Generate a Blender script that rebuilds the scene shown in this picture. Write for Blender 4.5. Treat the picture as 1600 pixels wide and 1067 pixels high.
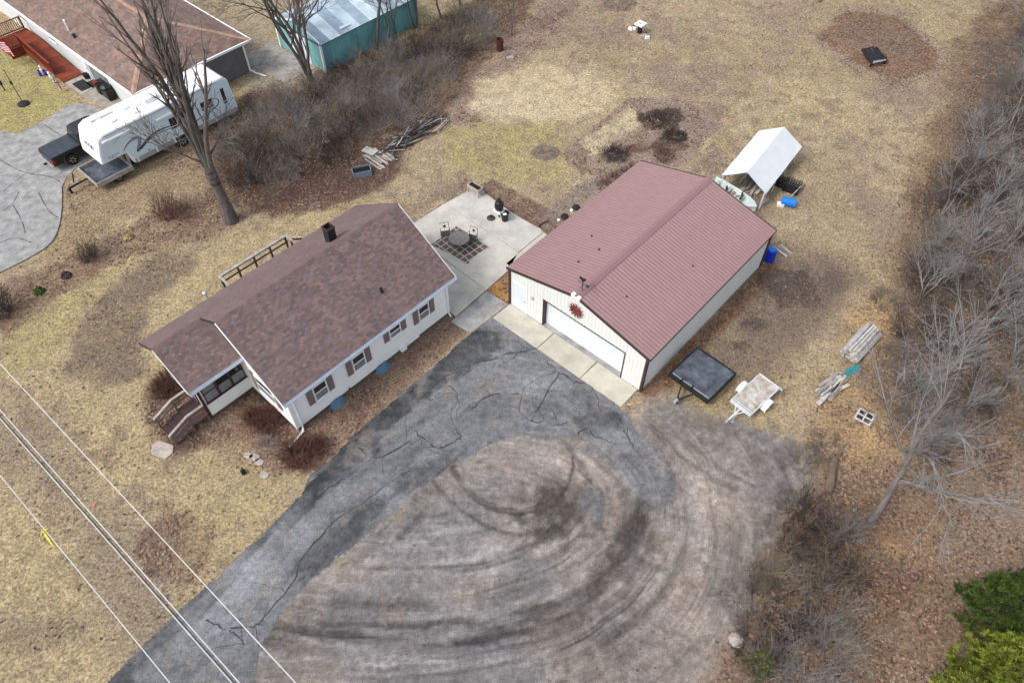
import bpy, math, random
import numpy as np
from mathutils import Vector, Matrix
R_ = math.radians
scene = bpy.context.scene
for o in list(bpy.data.objects): bpy.data.objects.remove(o)
C = scene.collection
# ------------------------------------------------------------------ camera
CAM_H, PITCH, ROLL, FPX = 31.58, R_(51.507), R_(0.107), 1144.58
_F = np.array([0, math.cos(PITCH), -math.sin(PITCH)])
_R0 = np.array([1., 0, 0]); _U0 = np.array([0, math.sin(PITCH), math.cos(PITCH)])
_R = _R0*math.cos(ROLL) + _U0*math.sin(ROLL); _U = _U0*math.cos(ROLL) - _R0*math.sin(ROLL)
cd = bpy.data.cameras.new('camera'); cam = bpy.data.objects.new('camera', cd); C.objects.link(cam)
cd.sensor_width = 36; cd.lens = FPX*36/1600; cd.clip_start = .5; cd.clip_end = 3000
cam.matrix_world = Matrix(((_R[0], _U[0], -_F[0], 0), (_R[1], _U[1], -_F[1], 0), (_R[2], _U[2], -_F[2], CAM_H), (0, 0, 0, 1)))
scene.camera = cam
# ------------------------------------------------------------------ sky, sun, exposure
SUN_EL, SUN_AZ = 50, -122          # azimuth measured from +Y towards +X
w = bpy.data.worlds.new('World'); scene.world = w; w.use_nodes = True
nt = w.node_tree; bg = nt.nodes['Background']
sky = nt.nodes.new('ShaderNodeTexSky'); sky.sky_type = 'NISHITA'; sky.sun_disc = False
sky.sun_elevation = R_(SUN_EL); sky.sun_rotation = R_(SUN_AZ); sky.dust_density = 3; sky.air_density = 1.0
hs = nt.nodes.new('ShaderNodeHueSaturation'); hs.inputs['Saturation'].default_value = .5
nt.links.new(sky.outputs[0], hs.inputs['Color']); nt.links.new(hs.outputs[0], bg.inputs['Color'])
bg.inputs['Strength'].default_value = .12
sd = bpy.data.lights.new('sun', 'SUN'); sd.energy = .85; sd.angle = R_(12); sd.color = (1, .97, .93)
sun = bpy.data.objects.new('sun', sd); C.objects.link(sun)
sv = Vector((math.sin(R_(SUN_AZ))*math.cos(R_(SUN_EL)), math.cos(R_(SUN_AZ))*math.cos(R_(SUN_EL)), math.sin(R_(SUN_EL))))
sun.rotation_euler = sv.to_track_quat('Z', 'Y').to_euler()
vs = scene.view_settings; vs.view_transform = 'Standard'; vs.look = 'None'; vs.gamma = 1; vs.use_curve_mapping = False
vs.exposure = 1.05
# ------------------------------------------------------------------ frames and helpers
def gp(px, py, z=0.):                       # photo pixel -> point at height z
    d = _F + _R*(px-800)/FPX - _U*(py-533.5)/FPX
    t = (z-CAM_H)/d[2]
    return Vector((d[0]*t, d[1]*t, z))
A = R_(-41.75)                              # every building follows one lattice: u along A, v across it
ux, uy = math.cos(A), math.sin(A)
def W(u, v, z=0.): return Vector((u*ux - v*uy, u*uy + v*ux, z))
def pol(pts, z=0): return np.array([gp(x, y, z)[:2] for x, y in pts])

class MB:
    def __init__(s): s.v = []; s.f = []; s.m = []; s.t = []
    def face(s, idx, m=0, t=(1, 1, 1)): s.f.append(tuple(idx)); s.m.append(m); s.t.append(t)
    def quad(s, a, b, c, d, m=0, t=(1, 1, 1)):
        n = len(s.v); s.v += [tuple(a), tuple(b), tuple(c), tuple(d)]; s.face((n, n+1, n+2, n+3), m, t); return s
    def ngon(s, pts, m=0, t=(1, 1, 1)):
        n = len(s.v); s.v += [tuple(p) for p in pts]; s.face(range(n, n+len(pts)), m, t); return s
    def box(s, c, size, rz=0, m=0, t=(1, 1, 1), M=None):
        n = len(s.v); hx, hy, hz = size[0]/2, size[1]/2, size[2]/2
        Q = M if M is not None else Matrix.Rotation(rz, 3, 'Z')
        for dz in (-hz, hz):
            for dx, dy in ((-hx, -hy), (hx, -hy), (hx, hy), (-hx, hy)):
                p = Q @ Vector((dx, dy, dz)); s.v.append((c[0]+p[0], c[1]+p[1], c[2]+p[2]))
        for q in ((3, 2, 1, 0), (4, 5, 6, 7), (0, 1, 5, 4), (1, 2, 6, 5), (2, 3, 7, 6), (3, 0, 4, 7)):
            s.face([n+k for k in q], m, t)
        return s
    def bx(s, x0, x1, y0, y1, z0, z1, m=0, t=(1, 1, 1)):
        return s.box(((x0+x1)/2, (y0+y1)/2, (z0+z1)/2), (x1-x0, y1-y0, z1-z0), 0, m, t)
    def beam(s, p0, p1, w_, h_, m=0, t=(1, 1, 1)):
        p0, p1 = Vector(p0), Vector(p1); d = p1-p0; L = d.length; d.normalize()
        up = Vector((0, 0, 1)) if abs(d.z) < .95 else Vector((0, 1, 0))
        y = up.cross(d).normalized(); z = d.cross(y)
        return s.box((p0+p1)/2, (L, w_, h_), 0, m, t, Matrix((d, y, z)).transposed())
    def prism(s, poly, z0, z1, m=0, t=(1, 1, 1), axis='z', flip=False):
        # polygon extruded along an axis: 'z' poly=(x,y); 'x' poly=(y,z); 'y' poly=(x,z)
        n = len(s.v); k = len(poly)
        def mk(a, b, h):
            return (a, b, h) if axis == 'z' else ((h, a, b) if axis == 'x' else (a, h, b))
        s.v += [mk(a, b, z0) for a, b in poly] + [mk(a, b, z1) for a, b in poly]
        s.face(range(n+k-1, n-1, -1), m, t); s.face(range(n+k, n+2*k), m, t)
        for i in range(k):
            j = (i+1) % k; s.face((n+i, n+j, n+k+j, n+k+i), m, t)
        return s
    def tube(s, pts, r, n=6, m=0, t=(1, 1, 1), cap=True):
        pts = [Vector(p) for p in pts]; b = len(s.v); rs = r if isinstance(r, (list, tuple)) else [r]*len(pts)
        for i, p in enumerate(pts):
            d = (pts[min(i+1, len(pts)-1)] - pts[max(i-1, 0)]).normalized()
            a = Vector((0, 0, 1)) if abs(d.z) < .9 else Vector((1, 0, 0))
            x = d.cross(a).normalized(); y = d.cross(x)
            for k in range(n):
                q = p + (x*math.cos(2*math.pi*k/n) + y*math.sin(2*math.pi*k/n))*rs[i]; s.v.append(tuple(q))
        for i in range(len(pts)-1):
            for k in range(n):
                k2 = (k+1) % n; s.face((b+i*n+k, b+i*n+k2, b+(i+1)*n+k2, b+(i+1)*n+k), m, t)
        if cap:
            s.face(range(b, b+n), m, t); e = b+(len(pts)-1)*n; s.face(range(e+n-1, e-1, -1), m, t)
        return s
    def lathe(s, c, prof, n=14, m=0, t=(1, 1, 1), axis='z'):
        b = len(s.v)
        for r, z in prof:
            for k in range(n):
                a = 2*math.pi*k/n; x, y = r*math.cos(a), r*math.sin(a)
                q = (x, y, z) if axis == 'z' else ((z, x, y) if axis == 'x' else (x, z, y))
                s.v.append((c[0]+q[0], c[1]+q[1], c[2]+q[2]))
        for i in range(len(prof)-1):
            for k in range(n):
                k2 = (k+1) % n; s.face((b+i*n+k, b+i*n+k2, b+(i+1)*n+k2, b+(i+1)*n+k), m, t)
        s.face(range(b+n-1, b-1, -1), m, t); e = b+(len(prof)-1)*n; s.face(range(e, e+n), m, t)
        return s
    def mesh(s, name, mats):
        me = bpy.data.meshes.new(name); me.from_pydata(s.v, [], s.f)
        if not isinstance(mats, (list, tuple)): mats = [mats]
        for q in mats: me.materials.append(q)
        if len(mats) > 1: me.polygons.foreach_set('material_index', s.m)
        at = me.attributes.new('tint', 'FLOAT_COLOR', 'FACE')
        at.data.foreach_set('color', np.array([(a, b, c, 1) for a, b, c in s.t], dtype='f').ravel())
        me.update(); return me
    def build(s, name, mats, parent=None, smooth=False, bevel=0, seg=2):
        me = s.mesh(name, mats)
        if smooth: me.polygons.foreach_set('use_smooth', [True]*len(me.polygons))
        return put(name, me, parent, bevel, seg)

def put(name, me, parent=None, bevel=0, seg=2):
    o = bpy.data.objects.new(name, me); C.objects.link(o)
    if parent is not None: o.parent = parent
    if bevel:
        b = o.modifiers.new('bevel', 'BEVEL'); b.width = bevel; b.segments = seg; b.limit_method = 'ANGLE'; b.angle_limit = R_(35)
    return o
def tag(o, label, cat, group=None, kind=None):
    o['label'] = label
    if cat: o['category'] = cat
    if group: o['group'] = group
    if kind: o['kind'] = kind
    return o
def thing(name, label, cat, loc=(0, 0, 0), rz=0., group=None):
    o = bpy.data.objects.new(name, None); C.objects.link(o); o.empty_display_size = .2
    o.location = loc; o.rotation_euler = (0, 0, rz); return tag(o, label, cat, group)
def copy_tree(o, parent=None):
    c = o.copy(); C.objects.link(c); c.parent = parent
    for ch in list(o.children): copy_tree(ch, c)
    return c
def lone(o, label, cat, loc, rz=0, group=None, kind=None):
    o.location = loc; o.rotation_euler = (0, 0, rz); return tag(o, label, cat, group, kind)

# ------------------------------------------------------------------ materials
def mat(name, col, rough=.8, var=.18, sc=3., bump=.0, bsc=40., metal=0., col2=None, spec=.3, stretch=(1, 1, 1), tint=False, detail=5., world=False):
    m = bpy.data.materials.new(name); m.use_nodes = True; n = m.node_tree.nodes; l = m.node_tree.links
    b = n['Principled BSDF']; b.inputs['Roughness'].default_value = rough; b.inputs['Metallic'].default_value = metal
    b.inputs['Specular IOR Level'].default_value = spec
    if world:
        tc = n.new('ShaderNodeNewGeometry').outputs['Position']
    else:
        tc = n.new('ShaderNodeTexCoord').outputs['Object']
    mp = n.new('ShaderNodeMapping'); mp.inputs['Scale'].default_value = stretch; l.new(tc, mp.inputs[0])
    nz = n.new('ShaderNodeTexNoise'); nz.inputs['Scale'].default_value = sc; nz.inputs['Detail'].default_value = detail; nz.inputs['Roughness'].default_value = .65
    l.new(mp.outputs[0], nz.inputs[0])
    rp = n.new('ShaderNodeValToRGB'); c2 = col2 or tuple(min(1, c*(1+var)) for c in col)
    c1 = col if col2 else tuple(c*(1-var) for c in col)
    rp.color_ramp.elements[0].position = .32; rp.color_ramp.elements[1].position = .68
    rp.color_ramp.elements[0].color = (*c1, 1); rp.color_ramp.elements[1].color = (*c2, 1)
    l.new(nz.outputs[0], rp.inputs[0]); out = rp.outputs[0]
    if tint:
        at = n.new('ShaderNodeAttribute'); at.attribute_name = 'tint'
        mx = n.new('ShaderNodeMix'); mx.data_type = 'RGBA'; mx.blend_type = 'MULTIPLY'; mx.inputs[0].default_value = 1
        l.new(out, mx.inputs[6]); l.new(at.outputs['Color'], mx.inputs[7]); out = mx.outputs[2]
    l.new(out, b.inputs['Base Color'])
    if bump:
        n2 = n.new('ShaderNodeTexNoise'); n2.inputs['Scale'].default_value = bsc; n2.inputs['Detail'].default_value = 3
        l.new(mp.outputs[0], n2.inputs[0])
        bp = n.new('ShaderNodeBump'); bp.inputs['Strength'].default_value = bump; bp.inputs['Distance'].default_value = .02
        l.new(n2.outputs[0], bp.inputs['Height']); l.new(bp.outputs[0], b.inputs['Normal'])
    return m
def glassy(name, col=(.02, .025, .03), rough=.08):
    m = mat(name, col, rough, .3, 2.); m.node_tree.nodes['Principled BSDF'].inputs['Specular IOR Level'].default_value = .6; return m

MT = dict(
    white=mat('white_siding', (.80, .80, .765), .55, .05, .8, spec=.3),
    vinyl=mat('white_trim', (.80, .81, .80), .45, .05, 2),
    gutter=mat('white_gutter', (.60, .66, .74), .4, .06, 2),
    found=mat('concrete_block', (.10, .09, .08), .9, .3, 3),
    shingle=mat('asphalt_shingle', (.160, .108, .100), .72, .14, .9, .5, 160, tint=True, spec=.75),
    shingle2=mat('brown_shingle', (.205, .142, .115), .80, .25, 1.1, .5, 120, tint=True, spec=.4),
    ridge=mat('ridge_shingle', (.17, .115, .105), .93, .25, 2.5, .4, 100),
    hipcap=mat('weathered_hip_cap', (.36, .235, .165), .93, .25, 2.5, .4, 100),
    shutter=mat('brown_shutter', (.21, .155, .145), .6, .12, 5),
    dkbrown=mat('dark_brown_trim', (.055, .03, .03), .5, .15, 3),
    glass=glassy('window_glass'), glass2=mat('screened_glass', (.17, .19, .20), .25, .25, 1.2, spec=.5),
    roofmetal=mat('burgundy_roof_steel', (.280, .168, .163), .45, .10, .5, spec=.4, detail=9),
    roofcap=mat('burgundy_ridge_steel', (.25, .146, .146), .4, .06, .6, spec=.4),
    wallmetal=mat('white_wall_steel', (.69, .70, .665), .4, .04, .7, spec=.35),
    doorwhite=mat('white_door_paint', (.66, .70, .74), .4, .04, 1.5),
    blackpt=mat('black_paint', (.012, .012, .013), .35, .4, 5, spec=.4),
    blackmat=mat('dull_black', (.018, .018, .02), .7, .4, 5),
    iron=mat('bronze_iron', (.055, .045, .042), .5, .3, 8),
    redmetal=mat('red_enamel', (.22, .02, .015), .4, .3, 6),
    conc=mat('pale_concrete', (.48, .46, .415), .9, .2, .9, .15, 30, tint=True, detail=8, world=True),
    conc2=mat('grey_concrete', (.285, .28, .27), .9, .36, 1.6, .2, 25, tint=True, detail=8, world=True),
    graywood=mat('weathered_grey_wood', (.33, .30, .275), .9, .3, 3, .3, 60, stretch=(1, 1, 1), tint=True),
    oldwood=mat('old_brown_wood', (.16, .115, .085), .9, .35, 4, .3, 60, tint=True),
    logs=mat('silver_logs', (.30, .285, .27), .9, .4, 5, .4, 40, tint=True, stretch=(1, 1, 1)),
    reddeck=mat('red_stained_boards', (.20, .040, .018), .65, .25, 2, tint=True),
    rust=mat('rusty_steel', (.075, .022, .016), .85, .5, 6, .3, 40),
    steel=mat('galvanised_steel', (.42, .44, .46), .45, .15, 4, metal=.3),
    alu=mat('pale_aluminium', (.62, .65, .67), .4, .12, 3, metal=.15),
    tarp=mat('white_tarp', (.66, .68, .69), .5, .04, 1.3, .2, 5),
    bluepl=mat('blue_plastic', (.01, .18, .58), .4, .15, 4),
    bluepl2=mat('deep_blue_plastic', (.008, .03, .42), .35, .2, 4),
    wellpl=mat('blue_window_well', (.085, .17, .25), .35, .2, 4, spec=.5),
    teal=mat('teal_wall_steel', (.15, .345, .345), .5, .18, .6, tint=True),
    tealroof=mat('weathered_roof_steel', (.44, .54, .60), .5, .3, .45, tint=True, detail=7),
    rubber=mat('tyre_rubber', (.02, .02, .02), .85, .3, 6),
    rvw=mat('camper_white', (.80, .81, .81), .35, .03, 1.5, spec=.4),
    rvside_shade=mat('camper_side_blue_shade', (.58, .69, .75), .35, .04, .8, spec=.4),  # white side panels, with bluish sky-lit shade put into the base colour
    rvtrim=mat('camper_grey_trim', (.33, .33, .34), .5, .1, 3),
    decal=mat('dark_decal', (.05, .055, .075), .4, .2, 3), decal2=mat('grey_decal', (.22, .24, .27), .4, .2, 3),
    chrome=mat('chrome', (.6, .6, .62), .2, .1, 3, metal=.8),
    lamp_red=mat('red_lens', (.45, .01, .01), .3, .2, 4),
    bed=mat('black_bed_steel', (.030, .036, .046), .5, .55, 1.8, .2, 20, detail=9, col2=(.135, .155, .185)),
    palebed=mat('dirty_pale_plywood', (.26, .19, .13), .8, .42, 2.8, .2, 20, detail=9, col2=(.58, .57, .55)),
    boat=mat('pale_green_boat', (.55, .64, .60), .4, .1, 2), boatin=mat('boat_inside', (.42, .52, .46), .6, .2, 2),
    bark=mat('grey_bark', (.115, .100, .092), .95, .45, 3, .8, 14, stretch=(3, 3, .5)),
    bark2=mat('pale_bark', (.165, .148, .135), .95, .4, 3, .6, 14, stretch=(3, 3, .6)),
    barkd=mat('dark_bark', (.085, .068, .06), .95, .4, 3, .6, 14),
    twig=mat('brown_twigs', (.175, .150, .130), .95, .3, 1., tint=True),
    twigg=mat('grey_twigs', (.240, .230, .225), .95, .3, 1., tint=True),
    twigo=mat('straw_twigs', (.27, .215, .15), .95, .3, 1., tint=True),
    twigr=mat('russet_twigs', (.145, .072, .055), .95, .35, 1., tint=True),
    twigd=mat('dark_twigs', (.055, .04, .036), .95, .35, 1., tint=True),
    needle=mat('dark_green_needles', (.060, .105, .018), .7, .4, 2, tint=True),
    needle2=mat('yellow_green_needles', (.165, .205, .026), .7, .35, 2, tint=True),
    needle3=mat('dull_green_needles', (.10, .12, .03), .8, .35, 2, tint=True),
    leaf=mat('dead_leaves', (1, 1, 1), .9, .12, 20, tint=True),
    blade=mat('dry_grass_blades', (1, 1, 1), .9, .12, 6, tint=True),
    seal=mat('crack_sealer', (.045, .048, .055), .6, .25, 6),
    soil=mat('black_soil', (.018, .013, .011), .95, .5, 6, .8, 20),
    wire=mat('bare_wire', (.62, .62, .61), .4, .1, 3), wired=mat('dark_cable', (.05, .05, .055), .6, .2, 3),
    yellow=mat('yellow_marking_paint', (.62, .56, .06), .8, .3, 8), orange=mat('orange_marking_paint', (.55, .18, .10), .8, .3, 8),
    oldpaint=mat('peeling_white_paint', (.50, .46, .41), .8, .2, 8),
    stone=mat('pale_stone', (.38, .33, .29), .9, .25, 4, .3, 20, tint=True),
    tealpaint=mat('teal_paint', (.03, .20, .23), .6, .2, 4),
    straw=mat('straw', (.5, .38, .2), .9, .3, 6),
)
def M_(n): return MT[n]
# ------------------------------------------------------------------ ground: numpy fields
_rs = np.random.RandomState(7); _T = _rs.rand(256, 256).astype('f4')
def vn(x, y):
    xi = np.floor(x).astype(int); yi = np.floor(y).astype(int); fx = x-xi; fy = y-yi
    fx = fx*fx*(3-2*fx); fy = fy*fy*(3-2*fy)
    a = _T[xi & 255, yi & 255]; b = _T[(xi+1) & 255, yi & 255]; c = _T[xi & 255, (yi+1) & 255]; d = _T[(xi+1) & 255, (yi+1) & 255]
    return (a*(1-fx)+b*fx)*(1-fy) + (c*(1-fx)+d*fx)*fy
def fbm(x, y, sc, oc=4, seed=0, g=.55):
    s = 0; a = 1; t = 0; x = x*sc + seed*17.3; y = y*sc + seed*9.1
    for i in range(oc):
        s = s + a*vn(x, y); t += a; a *= g
        x, y = x*1.9*.8 - y*1.9*.6 + 5.2, x*1.9*.6 + y*1.9*.8 + 1.7
    return s/t
def fbs(x, y, sc, oc=4, seed=0, g=.6):          # octaves without rotation: keeps streaks straight
    s = 0; a = 1; t = 0; x = x*sc + seed*17.3; y = y*sc + seed*9.1
    for i in range(oc):
        s = s + a*vn(x, y); t += a; a *= g; x = x*2.1+3.7; y = y*1.5+1.9
    return s/t
def sst(a, b, x):
    t = np.clip((x-a)/(b-a), 0, 1); return t*t*(3-2*t)
def sdpoly(x, y, P):
    d = np.full(x.shape, 1e9, 'f4'); ins = np.zeros(x.shape, bool); n = len(P)
    for i in range(n):
        ax, ay = P[i]; bx, by = P[(i+1) % n]; ex, ey = bx-ax, by-ay
        t = np.clip(((x-ax)*ex + (y-ay)*ey)/(ex*ex+ey*ey+1e-9), 0, 1)
        d = np.minimum(d, (x-ax-t*ex)**2 + (y-ay-t*ey)**2)
        c = ((ay > y) != (by > y)) & (x < ex*(y-ay)/((ey if ey else 1e-9)) + ax); ins ^= c
    return np.where(ins, -1, 1)*np.sqrt(d)
def sdline(x, y, P):                        # distance and arc length along a polyline, signed side
    d = np.full(x.shape, 1e9); S = np.zeros(x.shape); sg = np.ones(x.shape); acc = 0
    for i in range(len(P)-1):
        ax, ay = P[i]; bx, by = P[i+1]; ex, ey = bx-ax, by-ay; L = math.hypot(ex, ey)+1e-9
        t = np.clip(((x-ax)*ex + (y-ay)*ey)/(L*L), 0, 1); q = np.sqrt((x-ax-t*ex)**2 + (y-ay-t*ey)**2)
        m = q < d; d = np.where(m, q, d); S = np.where(m, acc+t*L, S); sg = np.where(m, np.sign(ex*(y-ay)-ey*(x-ax)), sg); acc += L
    return d, S, sg
def ell(cx, cy, rx, ry, n=14): return [(cx+rx*math.cos(2*math.pi*k/n), cy+ry*math.sin(2*math.pi*k/n)) for k in range(n)]
def smooth_line(P, k=3):
    P = [tuple(p) for p in P]
    for _ in range(k):
        Q = [P[0]]
        for a, b in zip(P, P[1:]):
            Q += [(a[0]*.75+b[0]*.25, a[1]*.75+b[1]*.25), (a[0]*.25+b[0]*.75, a[1]*.25+b[1]*.75)]
        P = Q+[P[-1]]
    return P

TAN = (.385, .298, .195); YEL = (.42, .332, .188); GRN = (.34, .294, .160); BRN = (.245, .186, .142); LIT = (.235, .168, .128)
PNK = (.270, .212, .178); DRK = (.070, .052, .042); PALE = (.475, .375, .225); RED = (.225, .122, .075); MUD = (.155, .122, .098); STRAWC = (.43, .30, .15)
# polygon (photo pixels), colour, edge softness m, strength, edge noise m, leaf density
PATCH = [
    ([(0, 780), (90, 800), (190, 960), (170, 1100), (-60, 1100), (-60, 800)], YEL, 1.2, .75, 1.2, .0),
    ([(-40, 640), (60, 650), (200, 800), (330, 1000), (250, 1100), (180, 1000), (90, 800), (-40, 700)], (.262, .208, .150), 1.3, .75, 1.2, .05),
    (ell(60, 985, 70, 28), (.20, .165, .12), .7, .6, .8, .1),
    (ell(275, 855, 62, 56), (.185, .135, .105), .35, .85, .7, .55),
    ([(330, 700), (470, 735), (500, 735), (400, 845), (300, 920), (270, 800), (280, 720)], (.39, .31, .165), 1.2, .55, 1., 0),
    ([(100, 580), (118, 515), (190, 430), (255, 392), (302, 392), (305, 430), (255, 470), (215, 540), (228, 590), (160, 610)], (.205, .162, .118), .5, .85, .7, .15),
    ([(0, 540), (110, 430), (190, 420), (110, 520), (60, 570), (-10, 600)], (.37, .315, .15), .6, .6, .6, 0),
    ([(230, 470), (340, 400), (470, 320), (600, 300), (610, 320), (450, 370), (330, 450), (240, 510)], YEL, .5, .7, .6, 0),
    ([(-30, 450), (60, 425), (150, 380), (240, 330), (330, 300), (400, 330), (340, 370), (200, 400), (130, 440), (60, 480), (10, 520), (-30, 520)], LIT, .5, .75, .6, .5),
    ([(95, 300), (200, 260), (370, 190), (400, 230), (330, 290), (230, 310), (150, 370), (60, 420), (90, 360)], (.30, .222, .142), .7, .8, .7, .15),
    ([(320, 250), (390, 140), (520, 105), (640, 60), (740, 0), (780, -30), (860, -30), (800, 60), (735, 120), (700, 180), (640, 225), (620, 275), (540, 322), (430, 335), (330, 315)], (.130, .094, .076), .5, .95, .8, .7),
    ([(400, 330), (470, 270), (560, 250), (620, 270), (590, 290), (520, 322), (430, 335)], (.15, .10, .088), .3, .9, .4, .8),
    ([(700, 190), (735, 120), (800, 60), (850, 0), (900, -20), (880, 50), (800, 110), (760, 150), (740, 200)], (.27, .212, .182), .9, .85, .9, .5),
    (ell(850, 150, 108, 44), (.50, .40, .255), .8, 1.1, 1.2, 0),
    (ell(800, 165, 70, 22), (.53, .43, .285), .6, .9, 1, 0),
    ([(880, 60), (1000, 80), (1150, 60), (1250, 20), (1300, -20), (1500, -20), (1560, 60), (1400, 140), (1250, 120), (1100, 90), (950, 110)], (.335, .27, .152), 1.5, .5, 1.5, .05),
    ([(700, 200), (860, 190), (900, 230), (880, 280), (780, 290), (700, 260)], (.375, .315, .14), .8, .7, .8, 0),
    ([(878, 240), (985, 153), (1060, 153), (1128, 195), (1060, 262), (1000, 255), (960, 278), (905, 268)], (.29, .232, .188), .12, 1.1, .25, .4),
    ([(1000, 160), (1060, 155), (1125, 195), (1065, 250), (1020, 215)], (.285, .235, .205), .3, .7, .4, .5),
    ([(905, 222), (985, 165), (1010, 190), (960, 225), (925, 248)], (.46, .385, .25), .2, .9, .3, .0),
    (ell(1031, 187, 36, 20), DRK, .12, 1., .7, .15), (ell(1052, 214, 24, 11), (.045, .035, .03), .1, 1., .5, .05),
    (ell(961, 243, 21, 12), (.07, .05, .052), .2, .92, .5, .1), (ell(1042, 228, 34, 9), (.095, .062, .05), .2, .85, .4, .2), (ell(995, 232, 20, 7), (.13, .075, .05), .2, .8, .3, .2),
    (ell(1037, 245, 17, 10), (.135, .098, .075), .25, .75, .4, .3),
    (ell(852, 239, 23, 12), (.165, .135, .122), .18, .9, .25, .2), (ell(968, 5, 27, 13), (.185, .145, .12), .25, .85, .4, .2),
    ([(1262, 60), (1320, 8), (1410, 15), (1480, 85), (1468, 122), (1400, 138), (1330, 112)], (.31, .245, .195), .5, .75, .6, .4),
    ([(1275, 57), (1325, 18), (1402, 26), (1466, 86), (1458, 112), (1402, 126), (1340, 102)], (.205, .135, .095), .3, .85, .4, .75),
    ([(1300, 62), (1330, 35), (1400, 45), (1440, 85), (1420, 100), (1350, 88)], (.20, .158, .128), .5, .6, .5, .5),
    ([(1190, 0), (1270, -20), (1290, 20), (1240, 90), (1160, 130), (1200, 60)], (.29, .23, .175), 1.2, .55, 1.2, .2),
    # worn dirt beyond the garage
    ([(1010, 615), (1190, 420), (1250, 375), (1330, 400), (1350, 440), (1280, 520), (1230, 580), (1100, 640), (1030, 650)], (.272, .212, .142), .8, .85, 1., .12),
    ([(1190, 430), (1270, 400), (1330, 430), (1290, 490), (1210, 530), (1160, 490)], (.165, .128, .10), .8, 1., 1.2, .12),
    ([(1030, 610), (1110, 560), (1210, 560), (1230, 600), (1120, 660), (1030, 650)], (.345, .268, .155), .7, .7, .7, .05),
    ([(1003, 612), (1198, 408), (1222, 422), (1020, 632)], (.185, .105, .072), .3, .8, .35, .75),
    ([(1250, 230), (1330, 260), (1400, 330), (1400, 430), (1330, 420), (1260, 370)], (.335, .262, .165), 1.0, .6, 1., .05),
    ([(1330, 290), (1390, 310), (1410, 400), (1360, 380)], (.225, .182, .145), .8, .5, .8, .1),
    # wood edge and wood floor
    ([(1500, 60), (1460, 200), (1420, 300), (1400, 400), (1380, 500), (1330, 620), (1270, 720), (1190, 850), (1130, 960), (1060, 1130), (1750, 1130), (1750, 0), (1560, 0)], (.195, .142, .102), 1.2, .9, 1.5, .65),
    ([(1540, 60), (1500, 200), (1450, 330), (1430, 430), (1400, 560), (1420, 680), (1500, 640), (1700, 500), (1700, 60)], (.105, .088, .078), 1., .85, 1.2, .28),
    ([(1370, 440), (1330, 480), (1320, 540), (1380, 560), (1400, 500)], STRAWC, .7, .7, .8, .3),
    ([(1290, 600), (1400, 620), (1420, 700), (1330, 740), (1270, 690)], (.41, .29, .155), .8, .75, .9, .3),
    ([(1290, 780), (1400, 800), (1450, 900), (1330, 1000), (1200, 1060), (1220, 900)], (.135, .085, .062), 1., .7, 1.2, .8),
    (ell(1420, 850, 50, 30), (.38, .265, .15), .8, .6, 1, .4),
    ([(1470, 700), (1620, 700), (1620, 880), (1500, 900)], (.28, .225, .175), 1.2, .7, 1.2, .4),
    ([(1150, 900), (1260, 880), (1300, 1000), (1200, 1090), (1120, 1060)], (.155, .115, .088), .8, .7, 1., .5),
    ([(1120, 560), (1200, 450), (1290, 400), (1340, 430), (1300, 500), (1230, 560), (1160, 590)], (.20, .155, .118), .9, .9, 1.6, .1), (ell(1225, 445, 44, 26), (.095, .074, .06), .3, 1., 1.3, .1), (ell(1180, 505, 20, 12), (.09, .07, .06), .3, .75, .7, .1), (ell(1262, 470, 22, 14), (.11, .085, .07), .3, .75, .8, .1), (ell(1160, 540, 14, 7), (.09, .07, .055), .2, .8, .5, .05), (ell(1300, 440, 26, 18), (.13, .10, .085), .4, .7, .8, .1),
    # beds round the house
    ([(240, 600), (300, 590), (465, 672), (700, 490), (738, 512), (650, 592), (545, 690), (498, 735), (430, 735), (330, 700), (262, 700), (235, 640)], (.232, .165, .130), .22, .92, .3, .5),
    ([(360, 622), (400, 600), (470, 665), (440, 700), (380, 690)], (.145, .088, .070), .3, .8, .4, .5),
    ([(230, 600), (262, 585), (300, 650), (340, 690), (270, 712), (228, 660)], (.105, .075, .062), .35, .85, .4, .4),
    ([(330, 690), (400, 690), (430, 720), (340, 740)], (.33, .255, .16), .4, .7, .4, .2),
    # patio surrounds
    ([(742, 292), (770, 280), (880, 338), (860, 365), (800, 330)], (.205, .148, .125), .18, .92, .3, .7),
    ([(640, 340), (740, 285), (730, 278), (625, 330)], (.275, .21, .16), .3, .7, .3, .3),
    ([(850, 362), (1000, 256), (960, 262), (900, 290), (842, 345)], (.24, .205, .178), .25, .8, .3, .15),
    ([(755, 452), (800, 424), (800, 478)], (.44, .25, .10), .12, .95, .1, .6),
    # neighbour side
    ([(-40, 60), (20, 60), (100, 140), (130, 160), (0, 222), (-60, 240)], (.37, .325, .13), .5, .85, .5, 0),
    ([(395, 60), (440, 60), (500, 120), (470, 140), (390, 140), (370, 110)], (.33, .29, .235), .6, .8, .8, .1),
    ([(340, 0), (470, 0), (450, 40), (400, 60)], (.36, .30, .2), .6, .8, .8, .0),
]
PATCH = [(pol(P), np.array(c), s, a, nz, lf) for P, c, s, a, nz, lf in PATCH]
GRAVEL = pol([(372, 1130), (400, 1010), (428, 960), (480, 900), (560, 838), (640, 768), (700, 723), (760, 688), (820, 669), (880, 672), (945, 688), (990, 652), (1050, 628), (1150, 662), (1235, 688), (1285, 702), (1262, 755), (1205, 850), (1150, 960), (1085, 1130)])
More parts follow.
